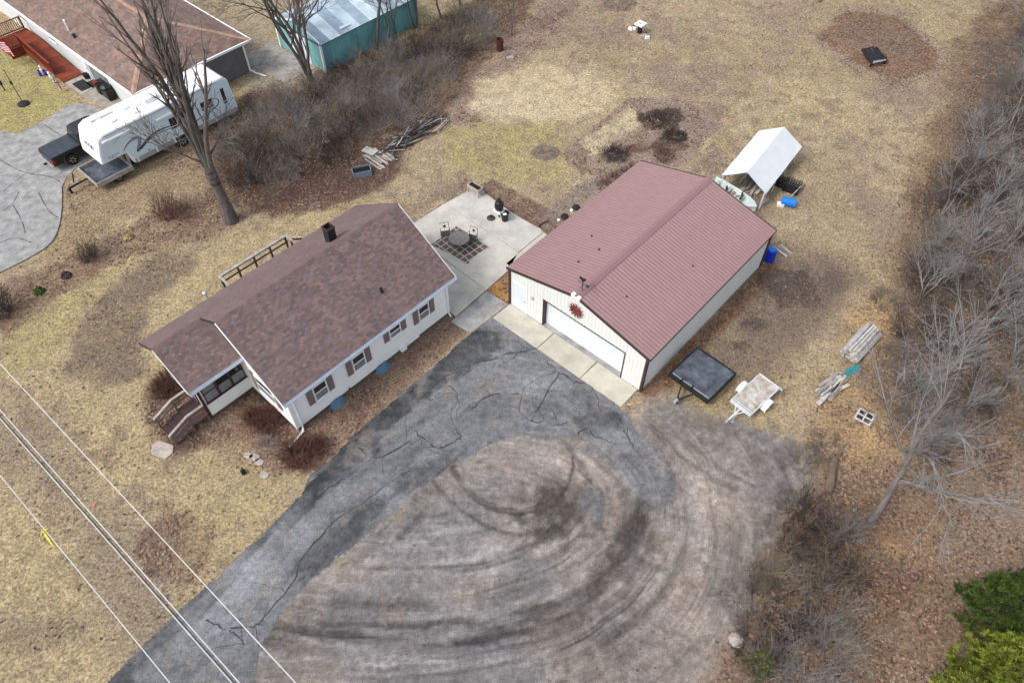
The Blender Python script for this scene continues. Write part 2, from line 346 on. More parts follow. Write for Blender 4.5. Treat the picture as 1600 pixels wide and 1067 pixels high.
DRIVE = pol([(768, 499), (780, 500), (968, 637), (984, 650), (1003, 700), (960, 706), (900, 684), (820, 678), (766, 694), (704, 730), (644, 775), (564, 846), (484, 907), (434, 966), (406, 1012), (385, 1150), (90, 1150), (165, 1067), (240, 992), (330, 910), (400, 845), (470, 776), (484, 742), (500, 733), (525, 712), (548, 684), (600, 640), (650, 597), (698, 556), (735, 521)])
FLOW = np.array(smooth_line(pol([(760, 640), (900, 660), (985, 730), (1010, 800), (975, 885), (900, 945), (780, 985), (600, 1000), (380, 985), (200, 960)]), 2))
RUT = [  # tyre marks: polyline px, half width m, strength
    ([(700, 715), (715, 750), (745, 785), (790, 803), (840, 800), (875, 780), (893, 745), (897, 712), (885, 690)], .10, .62),
    ([(668, 738), (690, 770), (725, 800), (765, 825), (810, 836), (850, 832), (885, 810)], .10, .55),
    ([(704, 716), (722, 752), (752, 782), (792, 796), (838, 793), (868, 773)], .07, .5),
    ([(885, 690), (905, 720), (925, 755), (920, 800), (890, 830)], .12, .4),
    ([(1055, 705), (1100, 740), (1150, 765)], .14, .45), ([(1075, 690), (1130, 735), (1180, 760)], .10, .4),
    ([(975, 840), (1000, 800), (1010, 770)], .35, .5), ([(935, 900), (975, 860), (1000, 820)], .45, .55), ([(820, 960), (880, 945), (940, 915)], .3, .5),
    ([(715, 1005), (780, 995), (830, 985)], .12, .5), ([(640, 980), (720, 985), (790, 978)], .1, .3), ([(420, 985), (560, 1000), (680, 1005)], .18, .14),
    ([(625, 840), (645, 820), (657, 805)], .16, .5), ([(590, 835), (612, 815)], .10, .4), ([(560, 880), (600, 830)], .12, .25), ([(1020, 660), (1045, 720), (1050, 780)], .2, .35)]
RUT = [(np.array(smooth_line(pol(P), 2)), w_, s_) for P, w_, s_ in RUT]
PALEY = [(([(800, 720), (850, 690), (890, 710), (860, 745), (810, 745)]), .5), (ell(700, 860, 90, 50), .35), (ell(1130, 760, 60, 45), .4), (ell(1010, 740, 26, 60), .35), (ell(560, 900, 60, 40), .25), (ell(1060, 970, 60, 50), .25)]
PALEY = [(pol(P), a) for P, a in PALEY]
DARKY = [(ell(870, 795, 55, 38), .62), (ell(990, 830, 30, 60), .40), (ell(1120, 670, 90, 25), .28), (ell(1190, 770, 50, 60), .22), (ell(1000, 1010, 80, 60), .2), (ell(1230, 700, 40, 22), .35)]
DARKY = [(pol(P), a) for P, a in DARKY]

GREYP = [pol(P) for P in ([(985, 655), (1015, 700), (1050, 745), (1048, 790), (1000, 775), (950, 720), (930, 690)], ell(925, 790, 16, 22), [(880, 668), (940, 690), (935, 712), (890, 690), (830, 684)])]
def gravel_sd(x, y): return sdpoly(x, y, GRAVEL) + 2.2*(fbm(x, y, .55, 4, 3)-.5) + .5*(fbm(x, y, 4, 3, 5)-.5)
def ground_fields(x, y):
    n = x.size; n1 = fbm(x, y, .12, 4, 1); n2 = fbm(x, y, .55, 5, 2); n3 = fbm(x, y, 2.4, 4, 4)
    col = np.array(TAN)[None]*np.ones((n, 1)); leaf = np.full(n, .03); grass = np.ones(n)
    def lay(c, m): col[:] = col*(1-m[:, None]) + np.asarray(c)[None]*m[:, None]
    lay(YEL, .7*sst(.5, .68, n1)); lay(BRN, .75*sst(.52, .30, n1*.5+n2*.5)); lay(GRN, .45*sst(.58, .75, fbm(x, y, .3, 4, 9)))
    lay((.40, .325, .20), .5*sst(.56, .7, n2)); lay((.225, .175, .125), .6*sst(.55, .68, fbm(x, y, 1.1, 4, 12)))
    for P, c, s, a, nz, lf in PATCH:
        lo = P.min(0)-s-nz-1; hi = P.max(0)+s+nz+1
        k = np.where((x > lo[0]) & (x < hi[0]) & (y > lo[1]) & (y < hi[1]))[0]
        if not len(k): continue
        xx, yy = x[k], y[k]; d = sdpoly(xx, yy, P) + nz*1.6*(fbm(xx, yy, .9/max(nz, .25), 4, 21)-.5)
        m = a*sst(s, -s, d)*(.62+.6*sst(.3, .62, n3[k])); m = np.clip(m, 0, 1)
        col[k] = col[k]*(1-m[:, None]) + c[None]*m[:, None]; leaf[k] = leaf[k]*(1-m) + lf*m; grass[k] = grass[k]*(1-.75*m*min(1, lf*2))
    # gravel yard
    d = gravel_sd(x, y); m = np.clip(sst(1.1, -.8, d), 0, 1); k = np.where(m > 0)[0]; rut = np.zeros(n); flow = np.zeros((n, 3))
    if len(k):
        xx, yy = x[k], y[k]; mk = m[k]
        dd, S, sg = sdline(xx, yy, FLOW); q = dd*sg
        flow[k, 0] = q + .25*(fbm(xx, yy, .6, 3, 45)-.5); flow[k, 1] = S*.085
        st1 = fbs(q, S*.16, 1.1, 4, 31); st2 = fbs(q, S*.09, 3.6, 4, 33); b1 = fbm(xx, yy, .35, 5, 35); b2 = fbm(xx, yy, 2.2, 4, 37)
        wflow = .35+.65*sst(7, 2.0, dd)
        v = 1.0 + .6*(st1-.5)*wflow + .6*(st2-.5)*wflow + .5*(b1-.5) + .55*(b2-.5)
        for P, a in PALEY: v = v + a*.55*sst(.9, -.9, sdpoly(xx, yy, P)+1.1*(b2-.5))
        for P, a in DARKY: v = v - a*sst(1.2, -1.0, sdpoly(xx, yy, P)+1.6*(b2-.5))*(.6+.8*st2)
        rs_ = np.random.RandomState(5); S1 = S.max(); wob = .5*(fbm(xx, yy, .5, 3, 43)-.5)
        for k_ in range(150):
            off = rs_.uniform(-5.5, 4.5); s0 = rs_.uniform(0, 34); ln_ = rs_.uniform(2.5, 8); w_ = rs_.uniform(.035, .10) if rs_.rand() < .75 else rs_.uniform(.12, .3); a_ = rs_.uniform(.12, .55)*(1 if rs_.rand() < .62 else -.8)*(1.15-.13*abs(off))
            j = np.where((np.abs(q-off) < w_*2+.4) & (S > s0) & (S < s0+ln_))[0]
            if len(j): v[j] = v[j]*(1 - a_*sst(w_*1.5, w_*.4, np.abs(q[j]-off+wob[j]))*sst(0, .8, S[j]-s0)*sst(0, .8, s0+ln_-S[j])*(.25+1.2*b2[j]))
        brown = sst(.35, .65, b1)*.7 + .3*sst(.4, .7, st1)
        for P, w_, s_ in RUT:
            lo = P.min(0)-2; hi = P.max(0)+2; j = np.where((xx > lo[0]) & (xx < hi[0]) & (yy > lo[1]) & (yy < hi[1]))[0]
            dl, sl, _ = sdline(xx[j], yy[j], P); r_ = s_*sst(w_*1.7, w_*.4, dl + .14*(b2[j]-.5))*(.35+1.0*fbm(sl, dl*0, 1.6, 3, 41))
            v[j] = v[j]*(1-.85*np.clip(r_, 0, 1)); rut[k[j]] = np.maximum(rut[k[j]], r_)
        base = np.array((.270, .244, .225))[None]*(1-brown[:, None]) + np.array((.256, .212, .181))[None]*brown[:, None]
        gc = base*np.clip(v, .28, 1.7)[:, None]; bluish = sst(.52, .7, fbm(xx, yy, .22, 3, 47))*.6
        gc = gc*(1-bluish[:, None]) + (np.array((.215, .212, .218))[None]*np.clip(v, .3, 1.5)[:, None])*bluish[:, None]
        for P in GREYP:
            a_ = .85*sst(.5, -.4, sdpoly(xx, yy, P)+1.4*(b2-.5))[:, None]; gc = gc*(1-a_) + np.array((.185, .188, .193))[None]*np.clip(.6+.8*b2, .5, 1.4)[:, None]*a_
        mm = np.clip(mk*(.75+.6*b2), 0, 1)[:, None]; col[k] = col[k]*(1-mm) + gc*mm
        leaf[k] *= 1-.92*mk; leaf[k] += .02*mk; grass[k] *= 1-mk
    f1 = fbm(x, y, 7., 2, 51); col *= ((.76+.48*f1)*(.92+.16*sst(.3, .7, n3)))[:, None]
    return col, leaf, grass, m, rut, flow
LOW = [DRIVE, pol([(640, 352), (748, 290), (856, 364), (798, 425), (760, 455), (805, 478), (1002, 610), (970, 640), (775, 500), (735, 524), (700, 500)]),
       pol([(-120, 282), (0, 222), (132, 158), (205, 148), (230, 200), (95, 268), (98, 330), (86, 378), (48, 403), (-120, 490)])]
def relief(x, y):
    z = -.035 + .055*(fbm(x, y, .5, 3, 61)) + .03*(fbm(x, y, 3.2, 2, 63)-.5)
    for P in LOW[1:]: z = np.where(sdpoly(x, y, P) < .12, -.07, z)
    dd_ = sdpoly(x, y, DRIVE); z = z*sst(0, 1.2, dd_) + .008*(1-sst(0, 1.2, dd_)); z = np.where(dd_ < -.25, -.05, z)
    md = pol([(1275, 57), (1325, 18), (1402, 26), (1466, 86), (1458, 112), (1402, 126), (1340, 102)])
    z = z + .22*sst(.6, -2.2, sdpoly(x, y, md))
    return np.minimum(z, .25)
def spaced(a, b, s): return list(np.arange(a, b, s))
def far(s0, n=16): return [s0*1.36**i*6 for i in range(1, n)]
xl = [-56-k for k in far(.5)][::-1] + spaced(-56, -26, .17) + spaced(-26, 26, .105) + spaced(26, 56, .17) + [56+k for k in far(.5)]
yl = [3-k for k in far(.5)][::-1] + spaced(3, 44, .10) + spaced(44, 70, .16) + [70+k for k in far(.5)]
xl = np.array(xl); yl = np.array(yl); GX, GY = np.meshgrid(xl, yl)
gx, gy = GX.ravel(), GY.ravel()
gcol, gleaf, ggrass, ggrav, grut, gflow = ground_fields(gx, gy)
gzv = relief(gx, gy)
zg = np.where(ggrav > .02, gzv-.03, gzv)

def ground_material():
    m = bpy.data.materials.new('lawn_soil_and_gravel'); m.use_nodes = True; n = m.node_tree.nodes; l = m.node_tree.links; b = n['Principled BSDF']
    b.inputs['Roughness'].default_value = .95; b.inputs['Specular IOR Level'].default_value = .15
    pos = n.new('ShaderNodeNewGeometry').outputs['Position']
    ac = n.new('ShaderNodeAttribute'); ac.attribute_name = 'gcol'; am = n.new('ShaderNodeAttribute'); am.attribute_name = 'gmask'
    sp = n.new('ShaderNodeSeparateColor'); l.new(am.outputs['Color'], sp.inputs[0])
    def noise(sc, det, ro=.6):
        q = n.new('ShaderNodeTexNoise'); q.inputs['Scale'].default_value = sc; q.inputs['Detail'].default_value = det; q.inputs['Roughness'].default_value = ro; l.new(pos, q.inputs[0]); return q.outputs[0]
    def mr(v, a, b_, c, d):
        q = n.new('ShaderNodeMapRange'); q.inputs[1].default_value = a; q.inputs[2].default_value = b_; q.inputs[3].default_value = c; q.inputs[4].default_value = d; l.new(v, q.inputs[0]); return q.outputs[0]
    def math_(op, a, b_):
        q = n.new('ShaderNodeMath'); q.operation = op
        for i, v in enumerate((a, b_)):
            if isinstance(v, (int, float)): q.inputs[i].default_value = v
            else: l.new(v, q.inputs[i])
        return q.outputs[0]
    grain = mr(noise(7.5, 6, .78), .38, .62, .44, 1.50)                 # tufts
    fine = mr(noise(42, 3, .7), .3, .7, .70, 1.30)
    gfine = math_('MULTIPLY', mr(noise(22, 4, .85), .34, .66, .55, 1.42), mr(noise(3.2, 8, .85), .35, .65, .62, 1.36))                 # stones
    def speck(sc, lo, hi, dark):
        return mr(noise(sc, 3, .6), lo, hi, dark, 1.)
    grain = math_('MULTIPLY', grain, speck(11, .30, .40, .45)); gfine = math_('MULTIPLY', gfine, speck(13, .31, .37, .55))
    af = n.new('ShaderNodeAttribute'); af.attribute_name = 'gflow'
    fn = n.new('ShaderNodeTexNoise'); fn.inputs['Scale'].default_value = 2.6; fn.inputs['Detail'].default_value = 9; fn.inputs['Roughness'].default_value = .72; l.new(af.outputs['Vector'], fn.inputs[0])
    wgt = math_('MULTIPLY', mr(noise(.42, 4, .6), .42, .62, .12, 1.), sp.outputs['Blue'])
    stk = math_('ADD', 1., math_('MULTIPLY', wgt, mr(fn.outputs[0], .34, .66, -.46, .40)))
    gfine = math_('MULTIPLY', gfine, stk)
    grass_f = math_('MULTIPLY', grain, fine)
    mixf = n.new('ShaderNodeMix'); mixf.data_type = 'FLOAT'; l.new(sp.outputs['Green'], mixf.inputs[0]); l.new(grass_f, mixf.inputs[2]); l.new(gfine, mixf.inputs[3])
    vo = n.new('ShaderNodeTexVoronoi'); vo.inputs['Scale'].default_value = 11; l.new(pos, vo.inputs[0])
    hue = n.new('ShaderNodeMix'); hue.data_type = 'RGBA'; hue.blend_type = 'MIX'; hue.inputs[6].default_value = (1, 1, 1, 1)
    rr = n.new('ShaderNodeValToRGB'); els = rr.color_ramp.elements; els[0].color = (.5, .36, .28, 1); els[1].color = (1.5, 1.28, 1.05, 1)
    e = els.new(.5); e.color = (1., .78, .62, 1); sc_ = n.new('ShaderNodeSeparateColor'); l.new(vo.outputs['Color'], sc_.inputs[0]); l.new(sc_.outputs[0], rr.inputs[0])
    l.new(rr.outputs[0], hue.inputs[7]); l.new(math_('MULTIPLY', sp.outputs['Red'], .75), hue.inputs[0])
    m1 = n.new('ShaderNodeMix'); m1.data_type = 'RGBA'; m1.blend_type = 'MULTIPLY'; m1.inputs[0].default_value = 1; l.new(ac.outputs['Color'], m1.inputs[6]); l.new(hue.outputs[2], m1.inputs[7])
    cc = n.new('ShaderNodeCombineColor')
    for i in range(3): l.new(mixf.outputs[0], cc.inputs[i])
    m2 = n.new('ShaderNodeMix'); m2.data_type = 'RGBA'; m2.blend_type = 'MULTIPLY'; m2.inputs[0].default_value = 1; l.new(m1.outputs[2], m2.inputs[6]); l.new(cc.outputs[0], m2.inputs[7])
    l.new(m2.outputs[2], b.inputs['Base Color'])
    bp = n.new('ShaderNodeBump'); bp.inputs['Strength'].default_value = .55; bp.inputs['Distance'].default_value = .05; l.new(mixf.outputs[0], bp.inputs['Height']); l.new(bp.outputs[0], b.inputs['Normal'])
    return m
GM = ground_material()
def grid_mesh(name, V, Fc, mtl, cols, masks, flow):
    me = bpy.data.meshes.new(name); nv, nf = len(V), len(Fc)
    me.vertices.add(nv); me.vertices.foreach_set('co', V.astype('f4').ravel())
    k = Fc.shape[1]
    me.loops.add(nf*k); me.loops.foreach_set('vertex_index', Fc.astype('i4').ravel())
    me.polygons.add(nf); me.polygons.foreach_set('loop_start', np.arange(0, nf*k, k, dtype='i4')); me.polygons.foreach_set('loop_total', np.full(nf, k, 'i4'))
    me.update(calc_edges=True); me.polygons.foreach_set('use_smooth', np.ones(nf, bool))
    for nm, a in (('gcol', cols), ('gmask', masks), ('gflow', flow)):
        at = me.attributes.new(nm, 'FLOAT_COLOR', 'POINT'); q = np.ones((nv, 4), 'f4'); q[:, :3] = a; at.data.foreach_set('color', q.ravel())
    me.materials.append(mtl); me.validate(); return me
def grid_faces(ny, nx):
    i = np.arange((ny-1)*nx).reshape(ny-1, nx)[:, :-1].ravel(); return np.stack([i, i+1, i+nx+1, i+nx], 1)
gf = grid_faces(len(yl), len(xl))
masks = np.stack([np.clip(gleaf, 0, 1), ggrav, ggrav], 1)
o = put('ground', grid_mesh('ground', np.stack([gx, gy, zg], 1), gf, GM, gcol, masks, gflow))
tag(o, 'dormant tan lawn, worn dirt and leaf covered ground', 'ground', kind='structure')
def sheet(P, s, ragged):
    lo, hi = P.min(0)-1, P.max(0)+1; X, Y = np.meshgrid(np.arange(lo[0], hi[0], s), np.arange(lo[1], hi[1], s)); ny, nx = X.shape
    x, y = X.ravel(), Y.ravel(); d = ragged(x, y); fc = grid_faces(ny, nx); keep = d[fc].mean(1) < 0; fc = fc[keep]
    us, inv = np.unique(fc, return_inverse=True); return x[us], y[us], inv.reshape(fc.shape)
x, y, fc = sheet(GRAVEL, .085, lambda x, y: gravel_sd(x, y)-1.1)
k = np.where((x > -40) & (y > 2))[0]
c_, l_, g_, v_, r_, fl_ = ground_fields(x, y)
z = relief(x, y) + .004 - .035*r_ + .012*fbm(x, y, 5, 2, 71)
o = put('gravel_yard', grid_mesh('gravel_yard', np.stack([x, y, z], 1), fc, GM, c_, np.stack([np.clip(l_, 0, 1), v_, v_], 1), fl_))
tag(o, 'packed gravel turning area with curved tyre tracks', 'gravel yard', kind='structure')
# asphalt driveway
DFLOW = pol([(280, 1060), (400, 930), (520, 790), (640, 690), (760, 600), (880, 620), (960, 680)])
DDARK = [(pol(P), a) for P, a in (
    ([(500, 733), (548, 684), (650, 597), (735, 521), (790, 510), (800, 540), (720, 590), (640, 650), (560, 720), (520, 775), (480, 780)], .62),
    ([(165, 1067), (330, 910), (400, 845), (470, 776), (500, 735), (530, 745), (480, 800), (380, 890), (250, 1020), (200, 1090)], .5),
    ([(560, 838), (640, 768), (720, 712), (740, 690), (700, 690), (600, 770), (500, 850), (430, 940)], .45), (ell(930, 655, 40, 22), .35), (ell(870, 630, 60, 30), .15), (ell(395, 935, 25, 20), .3), (ell(300, 1010, 60, 40), .25))]
DPALE = [(pol(P), a) for P, a in ((ell(385, 900, 55, 45), .8), (ell(300, 1000, 50, 40), .5), (ell(460, 830, 40, 30), .45), (ell(520, 765, 25, 18), .55), (ell(610, 760, 60, 40), .2), (ell(330, 960, 60, 30), .25), (ell(760, 570, 60, 30), .2), (ell(840, 600, 50, 25), .3), (ell(960, 690, 35, 20), .4))]
def drive_sd(x, y): return sdpoly(x, y, DRIVE) + .20*(fbm(x, y, 1.6, 4, 81)-.5) + .10*(fbm(x, y, 9, 2, 83)-.5)
x, y, fc = sheet(DRIVE, .065, drive_sd)
dd, S, sg = sdline(x, y, DFLOW); q = dd*sg
n1 = fbm(x, y, .7, 5, 85); n2 = fbm(x, y, 3.5, 4, 87); st = fbs(q, S*.14, 2.6, 4, 89)
v = 1.0 + .55*(n1-.5) + .5*(n2-.5) + .7*(st-.5)
for P, a in DDARK: v = v - a*sst(.22, -.22, sdpoly(x, y, P)+1.3*(n1-.5)+.8*(st-.5))*(.8+.8*(st-.4))
for P, a in DPALE: v = v + a*sst(.7, -.7, sdpoly(x, y, P)+1.5*(n1-.5))
cc = np.array((.172, .175, .181))[None]*np.clip(v, .30, 1.8)[:, None]
dust = sst(.55, .75, fbm(x, y, 1.3, 4, 91))[:, None]*.55; cc = cc*(1-dust) + np.array((.25, .225, .205))[None]*dust
o = put('driveway', grid_mesh('driveway', np.stack([x, y, .022+.010*(fbm(x, y, 1.2, 3, 93)-.5)], 1), fc, GM, cc, np.stack([0*x, 0*x+1, 0*x+.38], 1), np.stack([q+.2*(fbm(x, y, .7, 3, 95)-.5), S*.10+40, 0*x], 1)))
tag(o, 'patched grey asphalt driveway with sealed cracks', 'driveway', kind='structure'); driveway = o
def ribbon(mb, P, w_, z, jit=.3, seed=0):
    rg = random.Random(seed); P = [Vector(p) for p in P]; b = len(mb.v)
    for i, p in enumerate(P):
        d = (P[min(i+1, len(P)-1)]-P[max(i-1, 0)]); d = Vector((-d.y, d.x)).normalized(); q = w_*(1+jit*rg.uniform(-1, 1))/2
        if i in (0, len(P)-1): q *= .3
        mb.v += [(p.x+d.x*q, p.y+d.y*q, z), (p.x-d.x*q, p.y-d.y*q, z)]
    for i in range(len(P)-1): mb.face((b+2*i, b+2*i+1, b+2*i+3, b+2*i+2))
CR = [[(405, 975), (450, 920), (465, 895), (470, 870), (495, 845), (520, 815)], [(322, 968), (335, 978), (360, 982), (395, 980), (405, 975)], [(360, 985), (368, 992), (382, 1008)],
      [(647, 671), (668, 694), (685, 702), (705, 694), (720, 681)], [(815, 644), (829, 661), (854, 656), (862, 667), (887, 661)], [(901, 681), (916, 665), (932, 685), (957, 691)],
      [(969, 652), (977, 677), (990, 702)], [(812, 650), (814, 617), (830, 594), (876, 582), (853, 567)], [(780, 574), (800, 560), (826, 544)], [(918, 597), (934, 620), (937, 640), (960, 655)],
      [(655, 625), (690, 590), (730, 570), (790, 555), (840, 545)], [(520, 815), (560, 790), (600, 760), (640, 735)], [(560, 700), (590, 720), (640, 690)], [(700, 600), (720, 625), (700, 650), (720, 681)], [(876, 582), (900, 600), (918, 597)], [(470, 800), (500, 775), (540, 745)], [(876, 582), (850, 620), (829, 661)], [(735, 640), (770, 615), (812, 617)]]
mb = MB()
for i, P in enumerate(CR):
    rg = random.Random(i); Q = [gp(a+rg.uniform(-1.5, 1.5), b+rg.uniform(-1.5, 1.5)) for a, b in smooth_line(P, 2)]
    Q = [(p.x+rg.uniform(-.05, .05), p.y+rg.uniform(-.05, .05)) for p in Q]; ribbon(mb, Q, rg.uniform(.035, .07), .0315, .8, i)
    for b_ in range(2):                              # fine side cracks
        c = rg.choice(Q); a_ = rg.uniform(0, 6.28); pt = [c]
        for s_ in range(rg.randint(5, 11)): a_ += rg.gauss(0, .45); pt.append((pt[-1][0]+.16*math.cos(a_), pt[-1][1]+.16*math.sin(a_)))
        pt = [p for p in pt if sdpoly(np.array([p[0]]), np.array([p[1]]), DRIVE)[0] < -.2]
        if len(pt) > 2: ribbon(mb, pt, rg.uniform(.018, .035), .0305, .6, i*9+b_)
o = mb.build('crack_sealer', M_('seal'), driveway); o['kind'] = 'stuff'
# ------------------------------------------------------------------ concrete slabs
def slab_set(name, label, polys, matn, z=.05, tints=None, cat='concrete'):
    root = bpy.data.objects.new(name, None); C.objects.link(root); root.location = (0, 0, 0); tag(root, label, cat, kind='structure')
    for i, P in enumerate(polys):
        c = sum((W(*q) for q in P), Vector())/len(P); pts = []
        for q in P:
            p = W(*q); d = (c-p); p = p + d.normalized()*.03; pts.append((p.x, p.y))
        t = (tints or [(1, 1, 1)]*9)[i]
        MB().prism(pts, -.08, z + .003*(i % 2), 0, t).build('slab', M_(matn), root)
    return root
U0, V0 = -18.66, 20.75          # garage front left corner on the lattice
slab_set('patio', 'pale concrete patio slabs between the house and the garage',
         [[(-27.55, 24.3), (-21.0, 24.15), (-21.05, 26.62), (-27.2, 26.95)], [(-27.72, 21.2), (-24.6, 20.72), (-20.35, 20.55), (-20.45, 22.6), (-21.0, 24.15), (-27.55, 24.3)],
          [(-28.4, 18.1), (-20.25, 17.95), (-20.35, 20.55), (-24.6, 20.72), (-27.72, 21.2), (-28.6, 21.2)],
          [(-20.95, 22.9), (-18.75, 22.9), (-18.75, 26.6), (-21.05, 26.62), (-21.0, 24.15)]], 'conc',
         tints=[(1, 1, 1), (1.02, 1, .97), (.93, .92, .88), (.97, .96, .92)])
slab_set('walkway', 'darker concrete walk slab at the end of the asphalt', [[(-20.2, 17.45), (-18.8, 17.6), (-18.67, 20.6), (-20.3, 20.55)]], 'conc2', tints=[(1.12, 1.12, 1.1)])
slab_set('garage_apron', 'narrow concrete apron in front of the garage door', [[(U0+a, V0-1.5), (U0+b, V0-1.5), (U0+b, V0-.03), (U0+a, V0-.03)] for a, b in ((0., 3.3), (3.3, 6.3), (6.3, 9.0))], 'conc', z=.045,
         tints=[(.96, .94, .88), (.93, .91, .84), (1.02, .99, .92)])
# ------------------------------------------------------------------ garage
G = thing('pole_barn_garage', 'white steel garage with ribbed burgundy metal roof and wide white door', 'garage', W(U0, V0), A)
GW, GL, GH, GR, GO = 9.14, 12.22, 2.84, 1.123, .17
sl = GR/(GW/2)
def gz_top(x): return GH + sl*min(x, GW-x)
PITCHW = .9144
def rib_profile(x0, x1):
    xs = [(x0, 0)]; k0 = math.floor(x0/.2286)
    for k in range(k0, k0+7):
        c = k*.2286+.1143
        for dx, d in ((-.045, 0), (-.022, .019), (.022, .019), (.045, 0)):
            if x0 < c+dx < x1: xs.append((c+dx, d))
    xs.append((x1, 0)); return xs
def wall_piece(x0, x1, zb, zt, org, ex, nrm, parent):
    mb = MB(); P = rib_profile(x0, x1); ex = Vector(ex); nrm = Vector(nrm); org = Vector(org)
    for (a, d), (b, e) in zip(P, P[1:]):
        pa = org+ex*a+nrm*d; pb = org+ex*b+nrm*e
        mb.quad(pa+Vector((0, 0, zb)), pb+Vector((0, 0, zb)), pb+Vector((0, 0, zt(b))), pa+Vector((0, 0, zt(a))))
    return mb.build('wall_panel', M_('wallmetal'), parent)
op = [(.25, 1.22, 2.06), (2.4, 7.88, 2.17)]
cuts = sorted(set([0, GW/2, GW] + [k*PITCHW for k in range(11) if k*PITCHW < GW] + [q for a, b, _ in op for q in (a, b)]))
for a, b in zip(cuts, cuts[1:]):
    if b-a < .03: continue
    m_ = (a+b)/2; zb = max([h_ for p, q, h_ in op if p < m_ < q] + [.02])
    wall_piece(a, b, zb, gz_top, (0, 0, 0), (1, 0, 0), (0, -1, 0), G)
cy = [min(k*PITCHW, GL) for k in range(15)]
for a, b in zip(cy, cy[1:]):
    if b-a < .05: continue
    wall_piece(a, b, .02, lambda q: GH+.03, (GW, 0, 0), (0, 1, 0), (1, 0, 0), G)
    wall_piece(a, b, .02, lambda q: GH+.03, (0, GL, 0), (0, -1, 0), (-1, 0, 0), G)
for a, b in zip(cuts, cuts[1:]):
    if b-a < .03: continue
    wall_piece(a, b, .02, lambda q: gz_top(q), (GW, GL, 0), (-1, 0, 0), (0, 1, 0), G)
# roof panels: one per metre of ridge, ribs run down the slope
hw = GW/2+GO; rmesh = {}
sn = math.sqrt(1+sl*sl); nz_ = Vector((-sl, 0, 1)).normalized()
def roof_panel_mesh(n_ribs, wdt):
    mb = MB(); P = [(a, d) for a, d in rib_profile(0, wdt)]
    for (a, d), (b, e) in zip(P, P[1:]):
        p0 = Vector((-GO, a, GH-sl*GO+.10))+nz_*d; p1 = Vector((-GO, b, GH-sl*GO+.10))+nz_*e
        q0 = Vector((GW/2, a, GH+GR+.10))+nz_*d; q1 = Vector((GW/2, b, GH+GR+.10))+nz_*e
        mb.quad(p0, q0, q1, p1)
    return mb.mesh('roof_panel', M_('roofmetal'))
rm = roof_panel_mesh(4, PITCHW)
ystart = -.08; nP = int((GL+.16)/PITCHW); last = GL+.16-nP*PITCHW
rl = roof_panel_mesh(2, last)
for side in (0, 1):
    for k in range(nP+1):
        o = put('roof_panel', rm if k < nP else rl, G)
        if side == 0: o.location = (0, ystart+k*PITCHW, 0)
        else: o.location = (GW, GL+.08-k*PITCHW, 0); o.rotation_euler = (0, 0, math.pi)
mb = MB()
for s_ in (-1, 1):
    e = GW/2+s_*hw; r_ = GW/2
    mb.prism([(e, GH-sl*GO), (r_, GH+GR), (r_, GH+GR+.085), (e, GH-sl*GO+.085)][::s_], -.07, GL+.07, axis='y')
mb.build('roof_deck', M_('dkbrown'), G)
mb = MB()
for s_ in (-1, 1):
    p0 = Vector((GW/2, 0, GH+GR+.16)); p1 = Vector((GW/2+s_*.24, 0, GH+GR+.145-sl*.24))
    for y0, y1 in ((-.1, GL+.1),):
        mb.quad((p0.x, y0, p0.z), (p0.x, y1, p0.z), (p1.x, y1, p1.z), (p1.x, y0, p1.z)); mb.quad((p1.x, y0, p1.z), (p1.x, y1, p1.z), (p1.x, y1, p1.z-.035), (p1.x, y0, p1.z-.035))
mb.build('ridge_cap', M_('roofcap'), G)
for yy in (-.105, GL+.105):                       # rake trim
    for s_ in (-1, 1):
        MB().beam((GW/2, yy, GH+GR+.045), (GW/2+s_*(hw+.01), yy, GH-sl*GO+.045), .05, .15).build('rake_trim', M_('dkbrown'), G)
for x_ in (-GO-.012, GW+GO+.012): MB().bx(x_-.012, x_+.012, -.08, GL+.08, GH-.06, GH+.045).build('eave_trim', M_('dkbrown'), G)
for x_, y_ in ((0, 0), (GW, 0), (GW, GL), (0, GL)):
    MB().bx(x_-.07, x_+.07, y_-.07 if y_ == 0 else y_-.09, y_+.09 if y_ == 0 else y_+.07, 0, GH-.04).build('corner_trim', M_('dkbrown'), G)
MB().bx(.06, GW-.06, .36, GL-.06, 0, GH-.1).build('inner_lining', M_('found'), G)
# personnel door
d = MB().bx(.27, 1.20, -.02, .03, .03, 2.04).build('entry_door', M_('doorwhite'), G, bevel=.008)
MB().box((1.11, -.045, 1.0), (.05, .05, .05)).box((1.11, -.06, 1.0), (.11, .02, .03)).build('handle', M_('steel'), d)
MB().bx(.20, .27, -.035, .02, .03, 2.10).bx(1.20, 1.27, -.035, .02, .03, 2.10).bx(.20, 1.27, -.036, .02, 2.04, 2.11).build('door_frame', M_('vinyl'), G)
# sectional door, set back in a dark reveal
MB().bx(2.40, 2.46, -.03, .34, .05, 2.17).bx(7.82, 7.88, -.03, .34, .05, 2.17).bx(2.40, 7.88, -.028, .34, 2.11, 2.175).build('door_reveal', M_('dkbrown'), G)
gd = bpy.data.objects.new('overhead_door', None); C.objects.link(gd); gd.parent = G
ph = 2.06/4
for k in range(4):
    z0 = .05+k*ph; mb = MB().bx(2.46, 7.82, .26, .30, z0+.006, z0+ph-.004)
    for j in range(14):
        for i in range(2):
            xx = 2.46+.03+j*.382; zz = z0+.05+i*.22; mb.bx(xx+.03, xx+.352, .252, .262, zz, zz+.18)
    mb.build('door_section', M_('doorwhite'), gd)
MB().bx(2.46, 7.82, -.03, .34, .0, .052).build('door_threshold', M_('conc2'), G)
